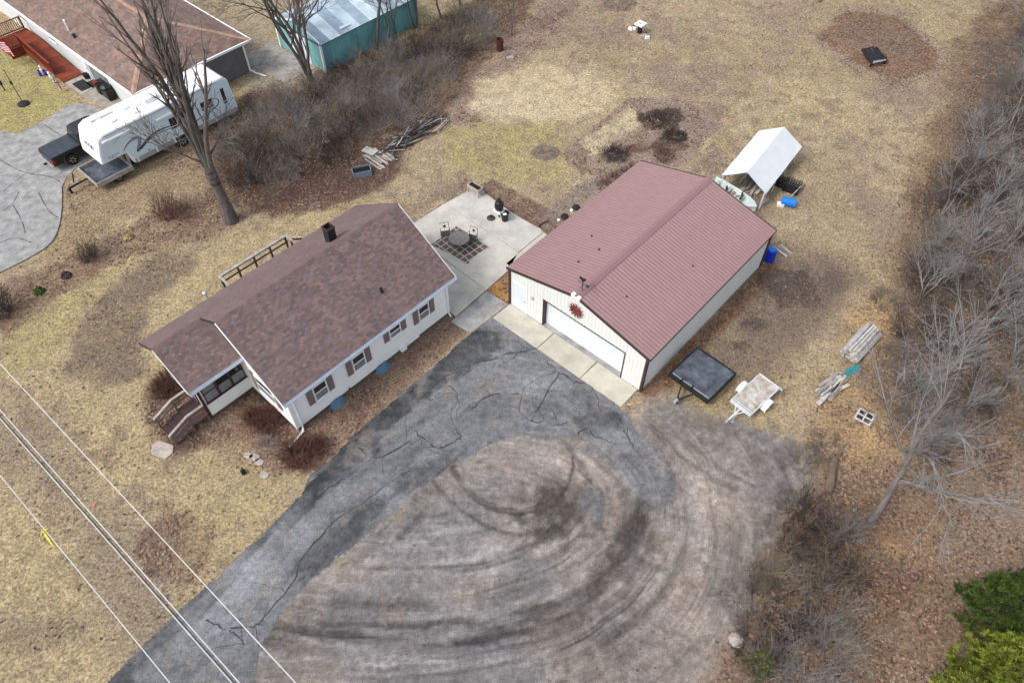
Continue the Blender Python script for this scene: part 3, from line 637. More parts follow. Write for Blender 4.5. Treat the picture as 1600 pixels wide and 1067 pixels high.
# wall sconce, owl coloured cap at the gable, sun ornament, weathervane
MB().box((1.68, -.05, 1.78), (.12, .1, .1)).box((1.68, -.06, 1.69), (.07, .07, .1)).build('wall_lamp', M_('steel'), G)
mb = MB().bx(GW/2-.28, GW/2-.06, -.20, .02, GH+GR-.02, GH+GR+.2).bx(GW/2+.06, GW/2+.28, -.20, .02, GH+GR-.06, GH+GR+.16).bx(GW/2-.06, GW/2+.06, -.18, .02, GH+GR-.06, GH+GR+.1)
mb.build('gable_floodlight', M_('vinyl'), G, bevel=.03)
so = thing('sun_ornament', 'dark red metal sun ornament with wavy rays on the garage gable', 'wall ornament', W(U0+4.62, V0-.07, 2.98), A)
MB().lathe((0, 0, 0), [(.0, -.05), (.17, -.04), (.2, 0), (.17, .03)], 16, axis='y').build('sun_face', M_('redmetal'), so)
for k in range(12):
    a = 2*math.pi*k/12; pts = []
    for i in range(5):
        r_ = .2+i*.075; b_ = a+.16*math.sin(i*1.9); pts.append((r_*math.cos(b_), -.02, r_*math.sin(b_)))
    MB().tube(pts, [.05, .045, .04, .03, .012], 5).build('ray', M_('iron' if k % 2 else 'redmetal'), so)
wv = thing('weathervane', 'small black iron weathervane on the garage ridge', 'weathervane', W(U0+4.57, V0+.35, GH+GR+.14), A)
MB().tube([(0, 0, 0), (0, 0, .75)], .02, 6).build('rod', M_('blackmat'), wv)
MB().tube([(-.3, 0, .55), (.32, 0, .55)], .015, 5).tube([(0, -.25, .42), (0, .25, .42)], .012, 5).box((.3, 0, .56), (.16, .02, .16)).build('arrow', M_('blackmat'), wv)
MB().lathe((0, 0, .78), [(.0, -.09), (.08, -.04), (.1, .03), (.05, .1)], 10).box((.1, 0, .9), (.14, .05, .1)).box((-.13, 0, .86), (.18, .03, .16)).build('bird_figure', M_('blackmat'), wv)
rv_rng = random.Random(5)
for (a, b) in ((2.1, 4.4), (3.2, 3.6), (2.9, 2.2), (6.3, 1.9), (7.5, 6.3)):        # dark roof screws/pipe boots
    zz = gz_top(a)+.12
    MB().lathe((a, b, zz), [(.05, 0), (.05, .05), (.03, .08)], 8).build('roof_boot', M_('blackmat'), G)
# ------------------------------------------------------------------ house
HA = R_(47.31)
H = thing('ranch_house', 'white house with mottled brown shingle roof, brown shutters and enclosed porch', 'house', (-10.686, 19.322, 0), HA)
HL, HD, HH, HR, HO, HK = 10.507, 7.484, 3.286, 2.372, .384, .34
hs_ = HR/(HD/2); HB = .27
def lapwall(mb, p0, p1, zb, zt, n, ins=None, lap=.15):
    p0, p1, n = Vector(p0), Vector(p1), Vector(n); L = (p1-p0).length; d = (p1-p0)/L; k = int(math.ceil((zt-zb)/lap))
    for i in range(k):
        a, b = zb+i*lap, min(zb+(i+1)*lap, zt); t = ins((a+b)/2) if ins else (0, L)
        if t[1]-t[0] < .02: continue
        q0, q1 = p0+d*t[0], p0+d*t[1]
        lo = n*.022; hi = n*.004
        mb.quad(q0+lo+Vector((0, 0, a)), q1+lo+Vector((0, 0, a)), q1+hi+Vector((0, 0, b)), q0+hi+Vector((0, 0, b)))
        mb.quad(q0+Vector((0, 0, a)), q1+Vector((0, 0, a)), q1+lo+Vector((0, 0, a)), q0+lo+Vector((0, 0, a)))
PX0, PX1, PY0, PYR = -2.55, 0., 3.80, 5.64; PRZ = HH+HR-hs_*(PYR-HD/2)
mb = MB()
lapwall(mb, (0, 0, 0), (HL, 0, 0), HB, HH+.02, (0, -1, 0)); lapwall(mb, (HL, HD, 0), (0, HD, 0), HB, HH+.02, (0, 1, 0))
gins = lambda z: (0, HD) if z < HH else ((z-HH)/hs_, HD-(z-HH)/hs_)
lapwall(mb, (HL, 0, 0), (HL, HD, 0), HB, HH+HR, (1, 0, 0), gins); lapwall(mb, (0, HD, 0), (0, 0, 0), HB, HH+HR, (-1, 0, 0), gins)
mb.prism([(0, HB), (HD, HB), (HD, HH), (HD/2, HH+HR), (0, HH)], 0, HL, axis='x'); mb.build('wall', M_('white'), H)
mb = MB()
lapwall(mb, (PX0, PY0, 0), (0, PY0, 0), HB, 3.1, (0, -1, 0))
pins = lambda z: (0, HD-PY0) if z < HH else ((z-HH)/hs_, HD-PY0-(z-HH)/hs_)
lapwall(mb, (PX0, HD, 0), (PX0, PY0, 0), HB, PRZ, (-1, 0, 0), pins); lapwall(mb, (0, HD, 0), (PX0, HD, 0), HB, HH, (0, 1, 0))
mb.prism([(PY0, HB), (HD, HB), (HD, HH-.02), (PYR, PRZ-.04), (PY0, HH-.02)], PX0, -.002, axis='x'); mb.build('porch_wall', M_('white'), H)
MB().bx(.04, HL-.04, .04, HD-.04, -.05, HB-.01).bx(PX0+.05, -.01, PY0+.05, HD-.05, -.05, HB-.012).build('foundation', M_('found'), H)
for x_, y_ in ((0, 0), (HL, 0), (HL, HD), (0, HD)): MB().bx(x_-.045, x_+.045, y_-.045, y_+.045, HB, HH-.05).build('corner_board', M_('vinyl'), H)
# roof planes
roof = bpy.data.objects.new('roof', None); C.objects.link(roof); roof.parent = H
def deck_slab(x0, x1, ya, za, yb, zb, th=.10):
    return MB().prism([(ya, za), (yb, zb), (yb, zb-th), (ya, za-th)], x0, x1, axis='x')
zE = HH-HO*hs_
XL, XR = -HK, HL+HK
deck_slab(XL, XR, -HO, zE+.10, HD/2, HH+HR+.10).build('roof_deck', M_('dkbrown'), roof)
deck_slab(XL, XR, HD+HO, zE+.10, HD/2, HH+HR+.10).build('roof_deck', M_('dkbrown'), roof)
PE = PY0-.40; zPE = PRZ-hs_*(PYR-PE)
deck_slab(PX0-.40, -.03, PE, zPE+.10, PYR, PRZ+.10).build('porch_roof_deck', M_('dkbrown'), roof)
deck_slab(PX0-.40, XL-.002, HD+HO, zE+.10, PYR, PRZ+.10).build('porch_roof_deck', M_('dkbrown'), roof)
TABW, TABH = .20, .122
TINTS = [(1, 1, 1), (1.2, .98, .93), (.76, .79, .86), (.98, 1.06, 1.18), (1.3, 1.12, 1.0), (.84, .76, .76), (1.12, 1.1, 1.12), (.68, .68, .72)]
def tab_mesh(t, matn):
    mb = MB(); w_, h_ = TABW-.012, TABH+.012
    mb.quad((0, 0, .016), (w_, 0, .016), (w_, h_, .005), (0, h_, .005), 0, t); mb.quad((0, 0, 0), (w_, 0, 0), (w_, 0, .016), (0, 0, .016), 0, t)
    mb.quad((0, h_, 0), (0, 0, 0), (0, 0, .016), (0, h_, .005), 0, t); mb.quad((w_, 0, 0), (w_, h_, 0), (w_, h_, .005), (w_, 0, .016), 0, t)
    return mb.mesh('shingle', M_(matn))
TABS = [tab_mesh(tuple(1+(c*q-1)*.8 for c in t), 'shingle') for t in TINTS for q in (.8, 1.08)]
def shingles(O, ex, es, Wd, Ls, parent, parts=0, matn='shingle', seed=1, tabw=TABW, tabh=TABH, clip=None, amp=1.):
    rg = random.Random(seed); O, ex, es = Vector(O), Vector(ex).normalized(), Vector(es).normalized(); n = ex.cross(es)
    flip = n.z < 0
    if flip: n = -n
    mb = MB(); cnt = 0; nc = int(Ls/tabh)
    E3 = Matrix((ex, es, n)).transposed() if not flip else None
    for c in range(nc+1):
        s0 = c*tabh; s1 = min(s0+tabh+.012, Ls)
        if s1-s0 < .03: continue
        x = -((c*.37) % 1)*tabw
        lo, hi = (0, Wd) if clip is None else clip((s0+s1)/2)
        while x < hi:
            a, b = max(x, lo), min(x+tabw-.010, hi); x += tabw
            if b-a < .02: continue
            ti = rg.randrange(len(TABS))
            if cnt < parts and abs(b-a-(tabw-.010)) < .001 and E3 is not None and s1-s0 > tabh:
                o = put('shingle', TABS[ti], parent); p = O+ex*a+es*s0; o.location = p; o.rotation_euler = E3.to_euler(); cnt += 1; continue
            t = TINTS[ti//2]; q = rg.uniform(.72, 1.2); t = tuple(1+(v*q-1)*amp*.8 for v in t)
            z0 = n*.016; z1 = n*.005
            A0, B0, B1, A1 = O+ex*a+es*s0, O+ex*b+es*s0, O+ex*b+es*s1, O+ex*a+es*s1
            if flip:
                mb.quad(B0+z0, A0+z0, A1+z1, B1+z1, 0, t); mb.quad(B0, A0, A0+z0, B0+z0, 0, t)
            else:
                mb.quad(A0+z0, B0+z0, B1+z1, A1+z1, 0, t); mb.quad(A0, B0, B0+z0, A0+z0, 0, t)
    o = mb.build('shingles', M_(matn), parent); o['kind'] = 'stuff'; return o
slope = Vector((0, 1, hs_)).normalized(); bslope = Vector((0, -1, hs_)).normalized(); Lm = (HD/2+HO)*math.sqrt(1+hs_**2)
shingles((XL-.01, -HO-.02, zE+.103), (1, 0, 0), slope, XR-XL+.02, Lm, roof, 296, seed=3)
shingles((XR+.01, HD+HO+.02, zE+.103), (-1, 0, 0), bslope, XR-XL+.02, Lm, roof, 0, seed=4, amp=.55)
Lp = (PYR-PE)*math.sqrt(1+hs_**2)
shingles((PX0-.41, PE-.02, zPE+.103), (1, 0, 0), slope, 2.9, Lp, roof, 0, seed=5)
Lb = (HD+HO-PYR)*math.sqrt(1+hs_**2)
shingles((XL-.012, HD+HO+.02, zE+.103), (-1, 0, 0), bslope, 2.6, Lb, roof, 0, seed=6, amp=.55)
def ridge_caps(p0, p1, hs, parent, matn='ridge', step=.28, wd=.17):
    p0, p1 = Vector(p0), Vector(p1); L = (p1-p0).length; d = (p1-p0)/L; k = int(L/step); side = Vector((-d.y, d.x, 0)).normalized()
    for i in range(k+1):
        a, b = p0+d*(i*step), p0+d*min(i*step+step+.02, L); u0, u1 = Vector((0, 0, .03)), Vector((0, 0, .016)); mb = MB()
        for s_ in (-1, 1):
            q = [a+u0, b+u1, b+side*s_*wd-Vector((0, 0, wd*hs))+u1, a+side*s_*wd-Vector((0, 0, wd*hs))+u0]
            mb.quad(*(q if s_ < 0 else q[::-1]))
        mb.build('ridge_shingle', M_(matn), parent)
ridge_caps((XL, HD/2, HH+HR+.115), (XR, HD/2, HH+HR+.115), hs_, roof)
ridge_caps((PX0-.4, PYR, PRZ+.115), (XL-.02, PYR, PRZ+.115), hs_, roof)
# rakes, fascia, gutters
for x_ in (XL-.015, XR+.015):
    for ya in (-HO, HD+HO):
        if x_ < 0 and ya > 1: continue
        MB().beam((x_, ya, zE+.045), (x_, HD/2, HH+HR+.045), .03, .16).build('rake_board', M_('vinyl' if ya < 1 else 'dkbrown'), roof)
MB().beam((XL-.012, HD/2, HH+HR+.045), (XL-.012, PYR, PRZ+.045), .03, .16).build('rake_board', M_('dkbrown'), roof)
MB().beam((PX0-.415, PE, zPE+.045), (PX0-.415, PYR, PRZ+.045), .03, .14).build('rake_board', M_('vinyl'), roof)
MB().beam((PX0-.415, HD+HO, zE+.045), (PX0-.415, PYR, PRZ+.045), .03, .14).build('rake_board', M_('dkbrown'), roof)
def gutter(x0, x1, y, z, parent):
    mb = MB().bx(x0, x1, y-.12, y-.108, z-.10, z+.035).bx(x0, x1, y-.108, y, z-.10, z-.085).bx(x0, x0+.01, y-.108, y, z-.085, z+.03).bx(x1-.01, x1, y-.108, y, z-.085, z+.03)
    n_ = int((x1-x0)/1.0)
    for i in range(n_+1): mb.bx(x0+i*(x1-x0)/max(n_, 1)-.008, x0+i*(x1-x0)/max(n_, 1)+.008, y-.115, y, z+.02, z+.036)
    mb.bx(x0, x1, y, y+.02, z-.12, z+.05); return mb.build('gutter', M_('gutter'), parent)
gutter(XL, XR, -HO-.02, zE+.05, roof); gutter(PX0-.4, -.05, PE-.02, zPE+.05, roof)
MB().bx(PX0-.4, XR, HD+HO+.003, HD+HO+.05, zE-.03, zE+.09).build('fascia', M_('vinyl'), roof)
MB().bx(0, HL, -HO+.01, -.03, zE-.03, zE-.015).build('soffit', M_('vinyl'), roof)
MB().bx(PX0+.02, -.03, PE+.01, PY0-.03, zPE-.03, zPE-.015).build('soffit', M_('vinyl'), roof)
def window(parent, loc, rz, w_, h_, frame='vinyl', split=True, shut=None, glass=('glass', 'glass2')):
    # faces local -y; part > panes, sill
    mb = MB(); f = .055
    mb.bx(-w_/2, -w_/2+f, -.06, .0, -h_/2, h_/2).bx(w_/2-f, w_/2, -.06, .0, -h_/2, h_/2).bx(-w_/2+f, w_/2-f, -.062, 0, h_/2-f, h_/2).bx(-w_/2+f, w_/2-f, -.062, 0, -h_/2, -h_/2+f)
    if split: mb.bx(-w_/2+f, w_/2-f, -.05, 0, -.03, .03)
    o = mb.build('window', M_(frame), parent); o.location = loc; o.rotation_euler = (0, 0, rz)
    if split:
        MB().bx(-w_/2+f, w_/2-f, -.028, -.022, .03, h_/2-f).build('pane', M_(glass[0]), o); MB().bx(-w_/2+f, w_/2-f, -.040, -.034, -h_/2+f, -.03).build('pane', M_(glass[1]), o)
    else: MB().bx(-w_/2+f, w_/2-f, -.03, -.024, -h_/2+f, h_/2-f).build('pane', M_(glass[0]), o)
    MB().bx(-w_/2-.04, w_/2+.04, -.10, 0, -h_/2-.05, -h_/2-.002).build('sill', M_(frame), o)
    if shut:
        for s_ in (-1, 1):
            c = s_*(w_/2+.04+shut/2); m2 = MB().bx(c-shut/2, c+shut/2, -.045, -.02, -h_/2, h_/2)
            for q in range(int(h_/.09)): m2.bx(c-shut/2+.04, c+shut/2-.04, -.056, -.044, -h_/2+.05+q*.09, -h_/2+.10+q*.09)
            q = m2.build('shutter', M_('shutter'), parent); q.location = loc; q.rotation_euler = (0, 0, rz)
    return o
for x0, x1, zb, zt in ((1.0, 2.57, 1.22, 2.35), (3.44, 5.0, 1.22, 2.34), (5.94, 7.46, 1.62, 2.39), (7.97, 9.48, 1.30, 2.34)):
    sw = .34; window(H, ((x0+x1)/2, -.022, (zb+zt)/2), 0, x1-x0-2*sw-.08, zt-zb, shut=sw)
window(H, (-.022, 1.95, 1.75), -math.pi/2, 1.5, 1.35, shut=.34)
for i, (x0, x1) in enumerate(((-2.38, -1.62), (-1.60, -.86), (-.84, -.10))):
    window(H, ((x0+x1)/2, PY0-.022, 2.0), 0, x1-x0, 1.35, frame='dkbrown', glass=('glass' if i else 'glass2', 'glass2'))
for y0, y1 in ((5.25, 6.2), (6.25, 7.3)): window(H, (PX0-.022, (y0+y1)/2, 2.0), -math.pi/2, y1-y0, 1.35, frame='dkbrown')
d = MB().bx(-.45, .45, -.05, 0, .48, 2.5).build('porch_door', M_('dkbrown'), H); d.location = (PX0-.022, 4.55, 0); d.rotation_euler = (0, 0, -math.pi/2)
MB().bx(-.34, .34, -.058, -.05, 1.2, 2.35).build('pane', M_('glass2'), d)
MB().bx(PX0-.03, PX0+.1, PY0-.04, PY0+.1, HB, 3.0).build('porch_post', M_('dkbrown'), H)
# chimney, vents
ch = MB()
for a, b, c, d_ in ((6.80, 7.24, 4.42, 4.47), (6.80, 7.24, 4.83, 4.88), (6.80, 6.85, 4.47, 4.83), (7.19, 7.24, 4.47, 4.83)): ch.bx(a, b, c, d_, 4.55, 6.12)
chim = ch.build('chimney', M_('blackmat'), H)
MB().bx(6.85, 7.19, 4.47, 4.83, 4.55, 5.95).build('flue', M_('soil'), chim)
MB().bx(6.77, 7.27, 4.39, 4.44, 6.05, 6.15).bx(6.77, 7.27, 4.86, 4.91, 6.05, 6.15).bx(6.77, 6.82, 4.44, 4.86, 6.05, 6.15).bx(7.22, 7.27, 4.44, 4.86, 6.05, 6.15).build('chimney_cap', M_('dkbrown'), chim)
MB().lathe((7.03, .98, 3.92), [(.13, 0), (.12, .08), (.07, .12), (.07, .34), (.0, .35)], 10).build('vent_pipe', M_('blackmat'), H)
MB().tube([(1.05, 8.12, 0), (1.05, 8.12, 3.3)], .06, 8).lathe((1.05, 8.12, 3.3), [(.06, 0), (.14, .05), (.14, .14), (.05, .2)], 10).build('flue_pipe', M_('steel'), H)
# downspouts
MB().tube([(.05, -HO-.06, zE-.04), (.22, -.1, zE-.25), (.25, -.08, 2.5), (.25, -.08, .25), (.15, -.2, .15)], .05, 6).build('downspout', M_('vinyl'), H)
MB().tube([(.18, -.22, .13), (-.75, -.42, .08)], .06, 6).tube([(-.73, -.416, .08), (-.95, -.46, .07)], .065, 6).build('downspout_extension', M_('vinyl'), H)
MB().tube([(HL-.1, -.09, zE-.2), (HL-.1, -.09, .3), (HL-.1, -.25, .12)], .045, 6).build('downspout', M_('vinyl'), H)
MB().bx(6.75, 7.1, -.28, -.03, .30, .62).build('meter_box', M_('vinyl'), H); MB().bx(7.15, 8.15, -.13, -.03, .29, .35).build('vent_board', M_('vinyl'), H)
MB().box((3.3, -.06, .34), (.08, .1, .08)).build('hose_tap', M_('iron'), H)
for k, xc in enumerate((2.4, 5.45)):
    mb = MB(); n_ = 22
    for i in range(n_):
        a0, a1 = math.pi*i/n_, math.pi*(i+1)/n_; r0, r1 = .49+.03*(i % 2), .49+.03*((i+1) % 2)
        p = [(xc+r0*math.cos(a0), -.03-.8*r0*math.sin(a0), 0), (xc+r1*math.cos(a1), -.03-.8*r1*math.sin(a1), 0)]
        t0, t1 = .62, .62
        q = [(xc+t1*r1*math.cos(a1), -.03-.8*t1*r1*math.sin(a1), .33), (xc+t0*r0*math.cos(a0), -.03-.8*t0*r0*math.sin(a0), .33)]
        mb.quad(p[1], p[0], q[1], q[0]); mb.ngon([q[1], q[0], (xc, -.03, .36)][::-1])
    mb.build('window_well_cover', M_('wellpl'), H)
# porch steps
st = thing('porch_steps', 'dark wooden porch steps with pale sloping handrails', 'steps', H.location, HA)
MB().bx(-3.5, PX0-.03, 3.75, 5.25, .46, .52).build('landing', M_('dkbrown'), st)
for k in range(3): MB().bx(-3.86-.36*k, -3.50-.36*k, 3.8, 5.2, .38-.13*k-.05, .38-.13*k).build('tread', M_('dkbrown'), st)
for yy in (3.8, 5.22):
    MB().beam((PX0-.05, yy, 1.36), (-3.50, yy, 1.36), .13, .05).build('handrail', M_('graywood'), st)
    MB().beam((-3.47, yy, 1.37), (-4.66, yy, .88), .13, .05).build('handrail', M_('graywood'), st)
    MB().beam((PX0-.05, yy, .95), (-3.5, yy, .95), .04, .09).beam((-3.5, yy, .95), (-4.6, yy, .48), .04, .09).build('mid_rail', M_('oldwood'), st)
    for xx, zt in ((PX0-.1, 1.34), (-3.5, 1.34), (-4.56, .9)): MB().bx(xx-.045, xx+.045, yy-.045, yy+.045, 0, zt).build('post', M_('oldwood'), st)
for yy in (3.83, 5.17): MB().prism([(-3.5, .45), (-4.6, .05), (-4.6, 0), (-4.3, 0), (-3.5, .25)], yy-.02, yy+.02, axis='y').build('stringer', M_('oldwood'), st)
# rear deck
dk = thing('rear_deck', 'weathered back deck with pale top rail and dark posts behind the house', 'deck', H.location, HA)
for k in range(20): MB().bx(2.75, 7.35, 7.95+k*.125, 8.065+k*.125, .58, .62).build('deck_board', M_('graywood'), dk)
MB().bx(2.75, 7.35, 7.95, 10.42, .42, .575).build('deck_frame', M_('oldwood'), dk)
for xx in (2.85, 3.95, 5.05, 6.15, 7.25): MB().bx(xx-.05, xx+.05, 10.38, 10.48, 0, 1.60).build('post', M_('dkbrown'), dk)
MB().bx(2.72, 7.40, 10.33, 10.53, 1.60, 1.645).build('top_rail', M_('graywood'), dk)
MB().bx(2.75, 7.35, 10.41, 10.45, 1.08, 1.17).bx(2.75, 7.35, 10.405, 10.455, 1.48, 1.58).build('mid_rail', M_('dkbrown'), dk)
MB().bx(2.72, 2.85, 8.2, 10.33, 1.60, 1.645).bx(7.27, 7.4, 9.7, 10.33, 1.6, 1.645).build('side_rail', M_('graywood'), dk)
MB().beam((7.36, 10.0, 1.55), (8.3, 10.0, .95), .06, .09).bx(7.30, 7.40, 9.9, 10.0, 0, 1.55).bx(8.2, 8.3, 9.95, 10.05, 0, 1.0).beam((7.36, 9.97, 1.1), (8.25, 9.97, .5), .05, .08).build('stair_rail', M_('dkbrown'), dk)
for k in range(3): MB().bx(7.38+k*.3, 7.66+k*.3, 8.9, 10.0, .40-k*.15, .44-k*.15).build('stair_tread', M_('graywood'), dk)
# ------------------------------------------------------------------ neighbour's house (hip roof)
NU, NV0, NV1, NZ = -49.25, 15.9, 25.6, 2.62       # eave corner of the near end
N = thing('neighbour_house', 'low house with faded brown hip roof and white eaves beside the camper', 'house', W(NU, NV0), A)
NW = NV1-NV0; NLn = 30.; nh = NW/2; ns = .40; NR = nh*ns
# local: x=0 at near eave, going -x along the house; y 0..NW
MB().bx(-NLn+.5, -.5, .5, NW-.5, 0, NZ-.05).build('wall', mat('pale_house_wall', (.60, .62, .62), .6, .06, 1), N)
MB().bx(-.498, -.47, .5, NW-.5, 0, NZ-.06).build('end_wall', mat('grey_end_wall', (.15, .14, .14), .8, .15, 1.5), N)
for yy in (.5, NW-.5): MB().bx(-.52, -.40, yy-.07, yy+.07, 0, NZ-.06).build('corner_board', M_('vinyl'), N)
MB().tube([(-.42, NW-.55, NZ-.1), (-.40, NW-.52, .25), (.1, NW-.4, .1), (1.0, NW-.1, .06)], .06, 6).build('downspout', M_('vinyl'), N)
nroof = MB(); E0 = [(0, 0, NZ), (0, NW, NZ), (-NLn, NW, NZ), (-NLn, 0, NZ)]; a1 = (-nh, nh, NZ+NR); a2 = (-NLn+nh, nh, NZ+NR)
nroof.ngon([E0[0], E0[1], a1]); nroof.ngon([E0[1], E0[2], a2, a1]); nroof.ngon([E0[2], E0[3], a2]); nroof.ngon([E0[3], E0[0], a1, a2]); nroof.quad(*E0)
nr = nroof.build('roof', M_('shingle2'), N)
cs = math.sqrt(1+ns*ns)
shingles((-NLn+4, -.02, NZ+.006), (1, 0, 0), Vector((0, 1, ns)), NLn-4, nh*cs, nr, 0, 'shingle2', 11, .33, .16, clip=lambda s: (0, NLn-4-s/cs), amp=.75)
shingles((.02, 0, NZ+.006), (0, 1, 0), Vector((-1, 0, ns)), NW, nh*cs, nr, 0, 'shingle2', 12, .33, .16, clip=lambda s: (s/cs, NW-s/cs), amp=.75)
shingles((0, NW+.02, NZ+.006), (-1, 0, 0), Vector((0, -1, ns)), NLn-4, nh*cs, nr, 0, 'shingle2', 13, .33, .16, clip=lambda s: (s/cs, NLn-4), amp=.75)
ridge_caps((0, 0, NZ+.03), (-nh, nh, NZ+NR+.03), ns*.7, nr, 'hipcap', .3, .2); ridge_caps((0, NW, NZ+.03), (-nh, nh, NZ+NR+.03), ns*.7, nr, 'hipcap', .3, .2)
ridge_caps((-nh, nh, NZ+NR+.03), (-NLn+nh, nh, NZ+NR+.03), ns, nr, 'hipcap', .3, .2)
for p, q in (((0.03, -.03), (-NLn, -.03)), ((.03, -.03), (.03, NW+.03)), ((.03, NW+.03), (-NLn, NW+.03))):
    MB().beam((*p, NZ-.04), (*q, NZ-.04), .12, .16).build('fascia_gutter', M_('vinyl'), N)
MB().bx(-NLn+.5, -.06, .06, .5, NZ-.06, NZ-.045).bx(-.5, -.06, .5, NW-.06, NZ-.06, NZ-.045).build('soffit', M_('vinyl'), N)
def on_nroof(u, v): return (u-NU, v-NV0, NZ+ns*min(v-NV0, NV1-v, NU-u))
for px, hgt_, r_ in (((102, 37), .75, .06), ((111, 47), .22, .09)):
    p = gp(px[0], px[1], 3.6); u = p.x*ux+p.y*uy; v = -p.x*uy+p.y*ux; x_, y_, z_ = on_nroof(u, v)
    MB().tube([(x_, y_, z_-.02), (x_, y_, z_+hgt_)], r_, 8).lathe((x_, y_, z_+hgt_-.02), [(r_*1.1, 0), (r_*1.7, .04), (r_*1.2, .12)], 8).build('roof_vent', M_('vinyl' if hgt_ > .5 else 'blackmat'), nr)
for x0, w_, zc in ((-18.6, 1.2, 1.7), (-13.6, 1.1, 1.75)): window(N, (x0, .5-.003, zc), 0, w_, 1.0)
dn = MB().bx(-9.3, -8.4, .44, .5, .05, 2.1).build('front_door', M_('doorwhite'), N); MB().box((-8.5, .41, 1.0), (.06, .06, .06)).build('handle', M_('steel'), dn)
MB().bx(-8.1, -5.4, .46, .5, .1, 2.2).build('overhead_door', M_('glass2'), N)
# ramp deck, red stained
RD = thing('ramp_deck', 'red stained wooden ramp and landing with baluster rail at the neighbour house', 'ramp', W(NU, NV0), A)
lu0, lu1, ru1 = -67.6-NU, -65.2-NU, -59.05-NU; zl = .70; yA, yB = -1.25, .30
nb = 16
for k in range(10):
    xx = lu0+(lu1-lu0)*k/10; MB().bx(xx, xx+.232, yA-1.0, yB, zl-.04, zl, t=(.8+.05*(k % 5),)*3).build('deck_board', M_('reddeck'), RD)
for k in range(26):
    f0, f1 = k/26, (k+.96)/26; xa, xb = lu1+(ru1-lu1)*f0, lu1+(ru1-lu1)*f1; za, zb = zl*(1-f0)+.05*f0, zl*(1-f1)+.05*f1; t = (.75+.07*((k*7) % 6),)*3
    MB().prism([(xa, za-.04), (xb, zb-.04), (xb, zb), (xa, za)], yA, yB, 0, t, axis='y').build('ramp_board', M_('reddeck'), RD)
MB().bx(lu0, lu1, yA-1.0, yB, 0, zl-.06).prism([(lu1, 0), (ru1, 0), (ru1, .0), (lu1, zl-.06)], yA+.02, yA+.08, axis='y').build('skirt', M_('reddeck'), RD)
def rail(p, q, base, n_, solid=False):
    p, q = Vector(p), Vector(q)
    MB().beam(p+Vector((0, 0, .98)), q+Vector((0, 0, .98)), .14, .04).build('top_rail', M_('reddeck'), RD)
    MB().beam(p+Vector((0, 0, .12)), q+Vector((0, 0, .12)), .05, .08).build('bottom_rail', M_('reddeck'), RD)
    for k in range(n_+1):
        c = p+(q-p)*k/n_; MB().bx(c.x-.02, c.x+.02, c.y-.02, c.y+.02, c.z+.1, c.z+.96).build('baluster', M_('reddeck'), RD)
rail((lu0, yA-1.0, zl), (lu0, yB-.1, zl), 0, 16); rail((lu0, yA-1.0, zl), (lu1, yA-1.0, zl), 0, 14); rail((lu1, yA-1.0, zl), (lu1, yA+.02, zl), 0, 6)
rail((lu1, yA, zl), (ru1-1.2, yA, .16), 0, 34)
MB().prism([(lu1+.02, zl+.15), (ru1-1.2, .30), (ru1-1.2, 1.06), (lu1+.02, zl+.92)], yA+.03, yA+.05, axis='y').build('rail_board', M_('reddeck'), RD)
for p in ((lu0, yA-1.0), (lu1, yA-1.0), (lu1, yA), (lu0, yB-.15)): MB().bx(p[0]-.05, p[0]+.05, p[1]-.05, p[1]+.05, 0, zl+1.02).build('post', M_('reddeck'), RD)
# flags
flagm = mat('flag_cloth', (1, 1, 1), .8, .03, 3, tint=True)
def flag(name, label, loc, rz, w_, h_, pole=None):
    t = thing(name, label, 'flag', loc, rz); mb = MB(); n_ = 16; rows = 13
    P = lambda i, j: (w_*i/n_, .10*math.sin(i*.75)*(1-.3*j/rows)+.05*j/rows, -h_*j/rows - .12*w_*(i/n_)**2)
    for i in range(n_):
        for j in range(rows):
            c = (.03, .05, .22) if (i < n_*.4 and j < 7) else ((.55, .03, .05) if j % 2 == 0 else (.8, .8, .8))
            if i < n_*.4 and j < 7 and (i+j) % 2 == 0 and j % 2: c = (.45, .48, .6)
            mb.quad(P(i, j+1), P(i+1, j+1), P(i+1, j), P(i, j), 0, c)
    o = mb.build('cloth', flagm, t); m = o.modifiers.new('solid', 'SOLIDIFY'); m.thickness = .01
    MB().tube([(0, 0, .08), (0, 0, -loc[2] if pole is None else -pole)], .02, 6).build('flagpole', M_('vinyl'), t); return t
p = gp(2, 62, 2.0); flag('flag', 'large stars and stripes flag flying at the ramp landing', (p.x-.5, p.y, 2.1), R_(-30), 1.5, .95)
p = gp(97, 142, 0); flag('small_flag', 'small striped flag planted at the foot of the red ramp', (p.x-.1, p.y, .75), R_(-50), .45, .5)
# pad, mats, clutter at the neighbour's door
slab_set('neighbour_pad', 'tan concrete pad at the foot of the red ramp', [[(-58.95, 14.7), (-56.5, 14.72), (-56.7, 16.35), (-58.95, 16.35)], [(-56.5, 14.72), (-52.4, 15.1), (-49.8, 15.1), (-49.8, 16.35), (-56.7, 16.35)]], 'conc2', tints=[(1.2, 1.1, .95), (1.08, 1.0, .88)])
lone(MB().bx(-.45, .45, -.75, .75, 0, .015).build('door_mat', M_('blackmat')), 'large black rubber mat on the tan concrete pad', 'mat', W(-57.6, 15.42, .055), A+math.pi/2)
lone(MB().bx(-.35, .35, -.5, .5, 0, .015).build('door_mat', M_('blackmat')), 'smaller black mat against the neighbour house wall', 'mat', W(-57.2, 16.1, .055), A+math.pi/2)
def lathe_thing(name, prof, matn, label, cat, loc, n=14, **k): return lone(MB().lathe((0, 0, 0), prof, n).build(name, M_(matn), smooth=False), label, cat, loc, **k)
lathe_thing('planter_pot', [(.16, 0), (.24, .35), (.26, .38), (.2, .38), (.18, .3)], 'blackmat', 'black planter pot by the neighbour front door', 'pot', W(-58.2, 16.15, .055))
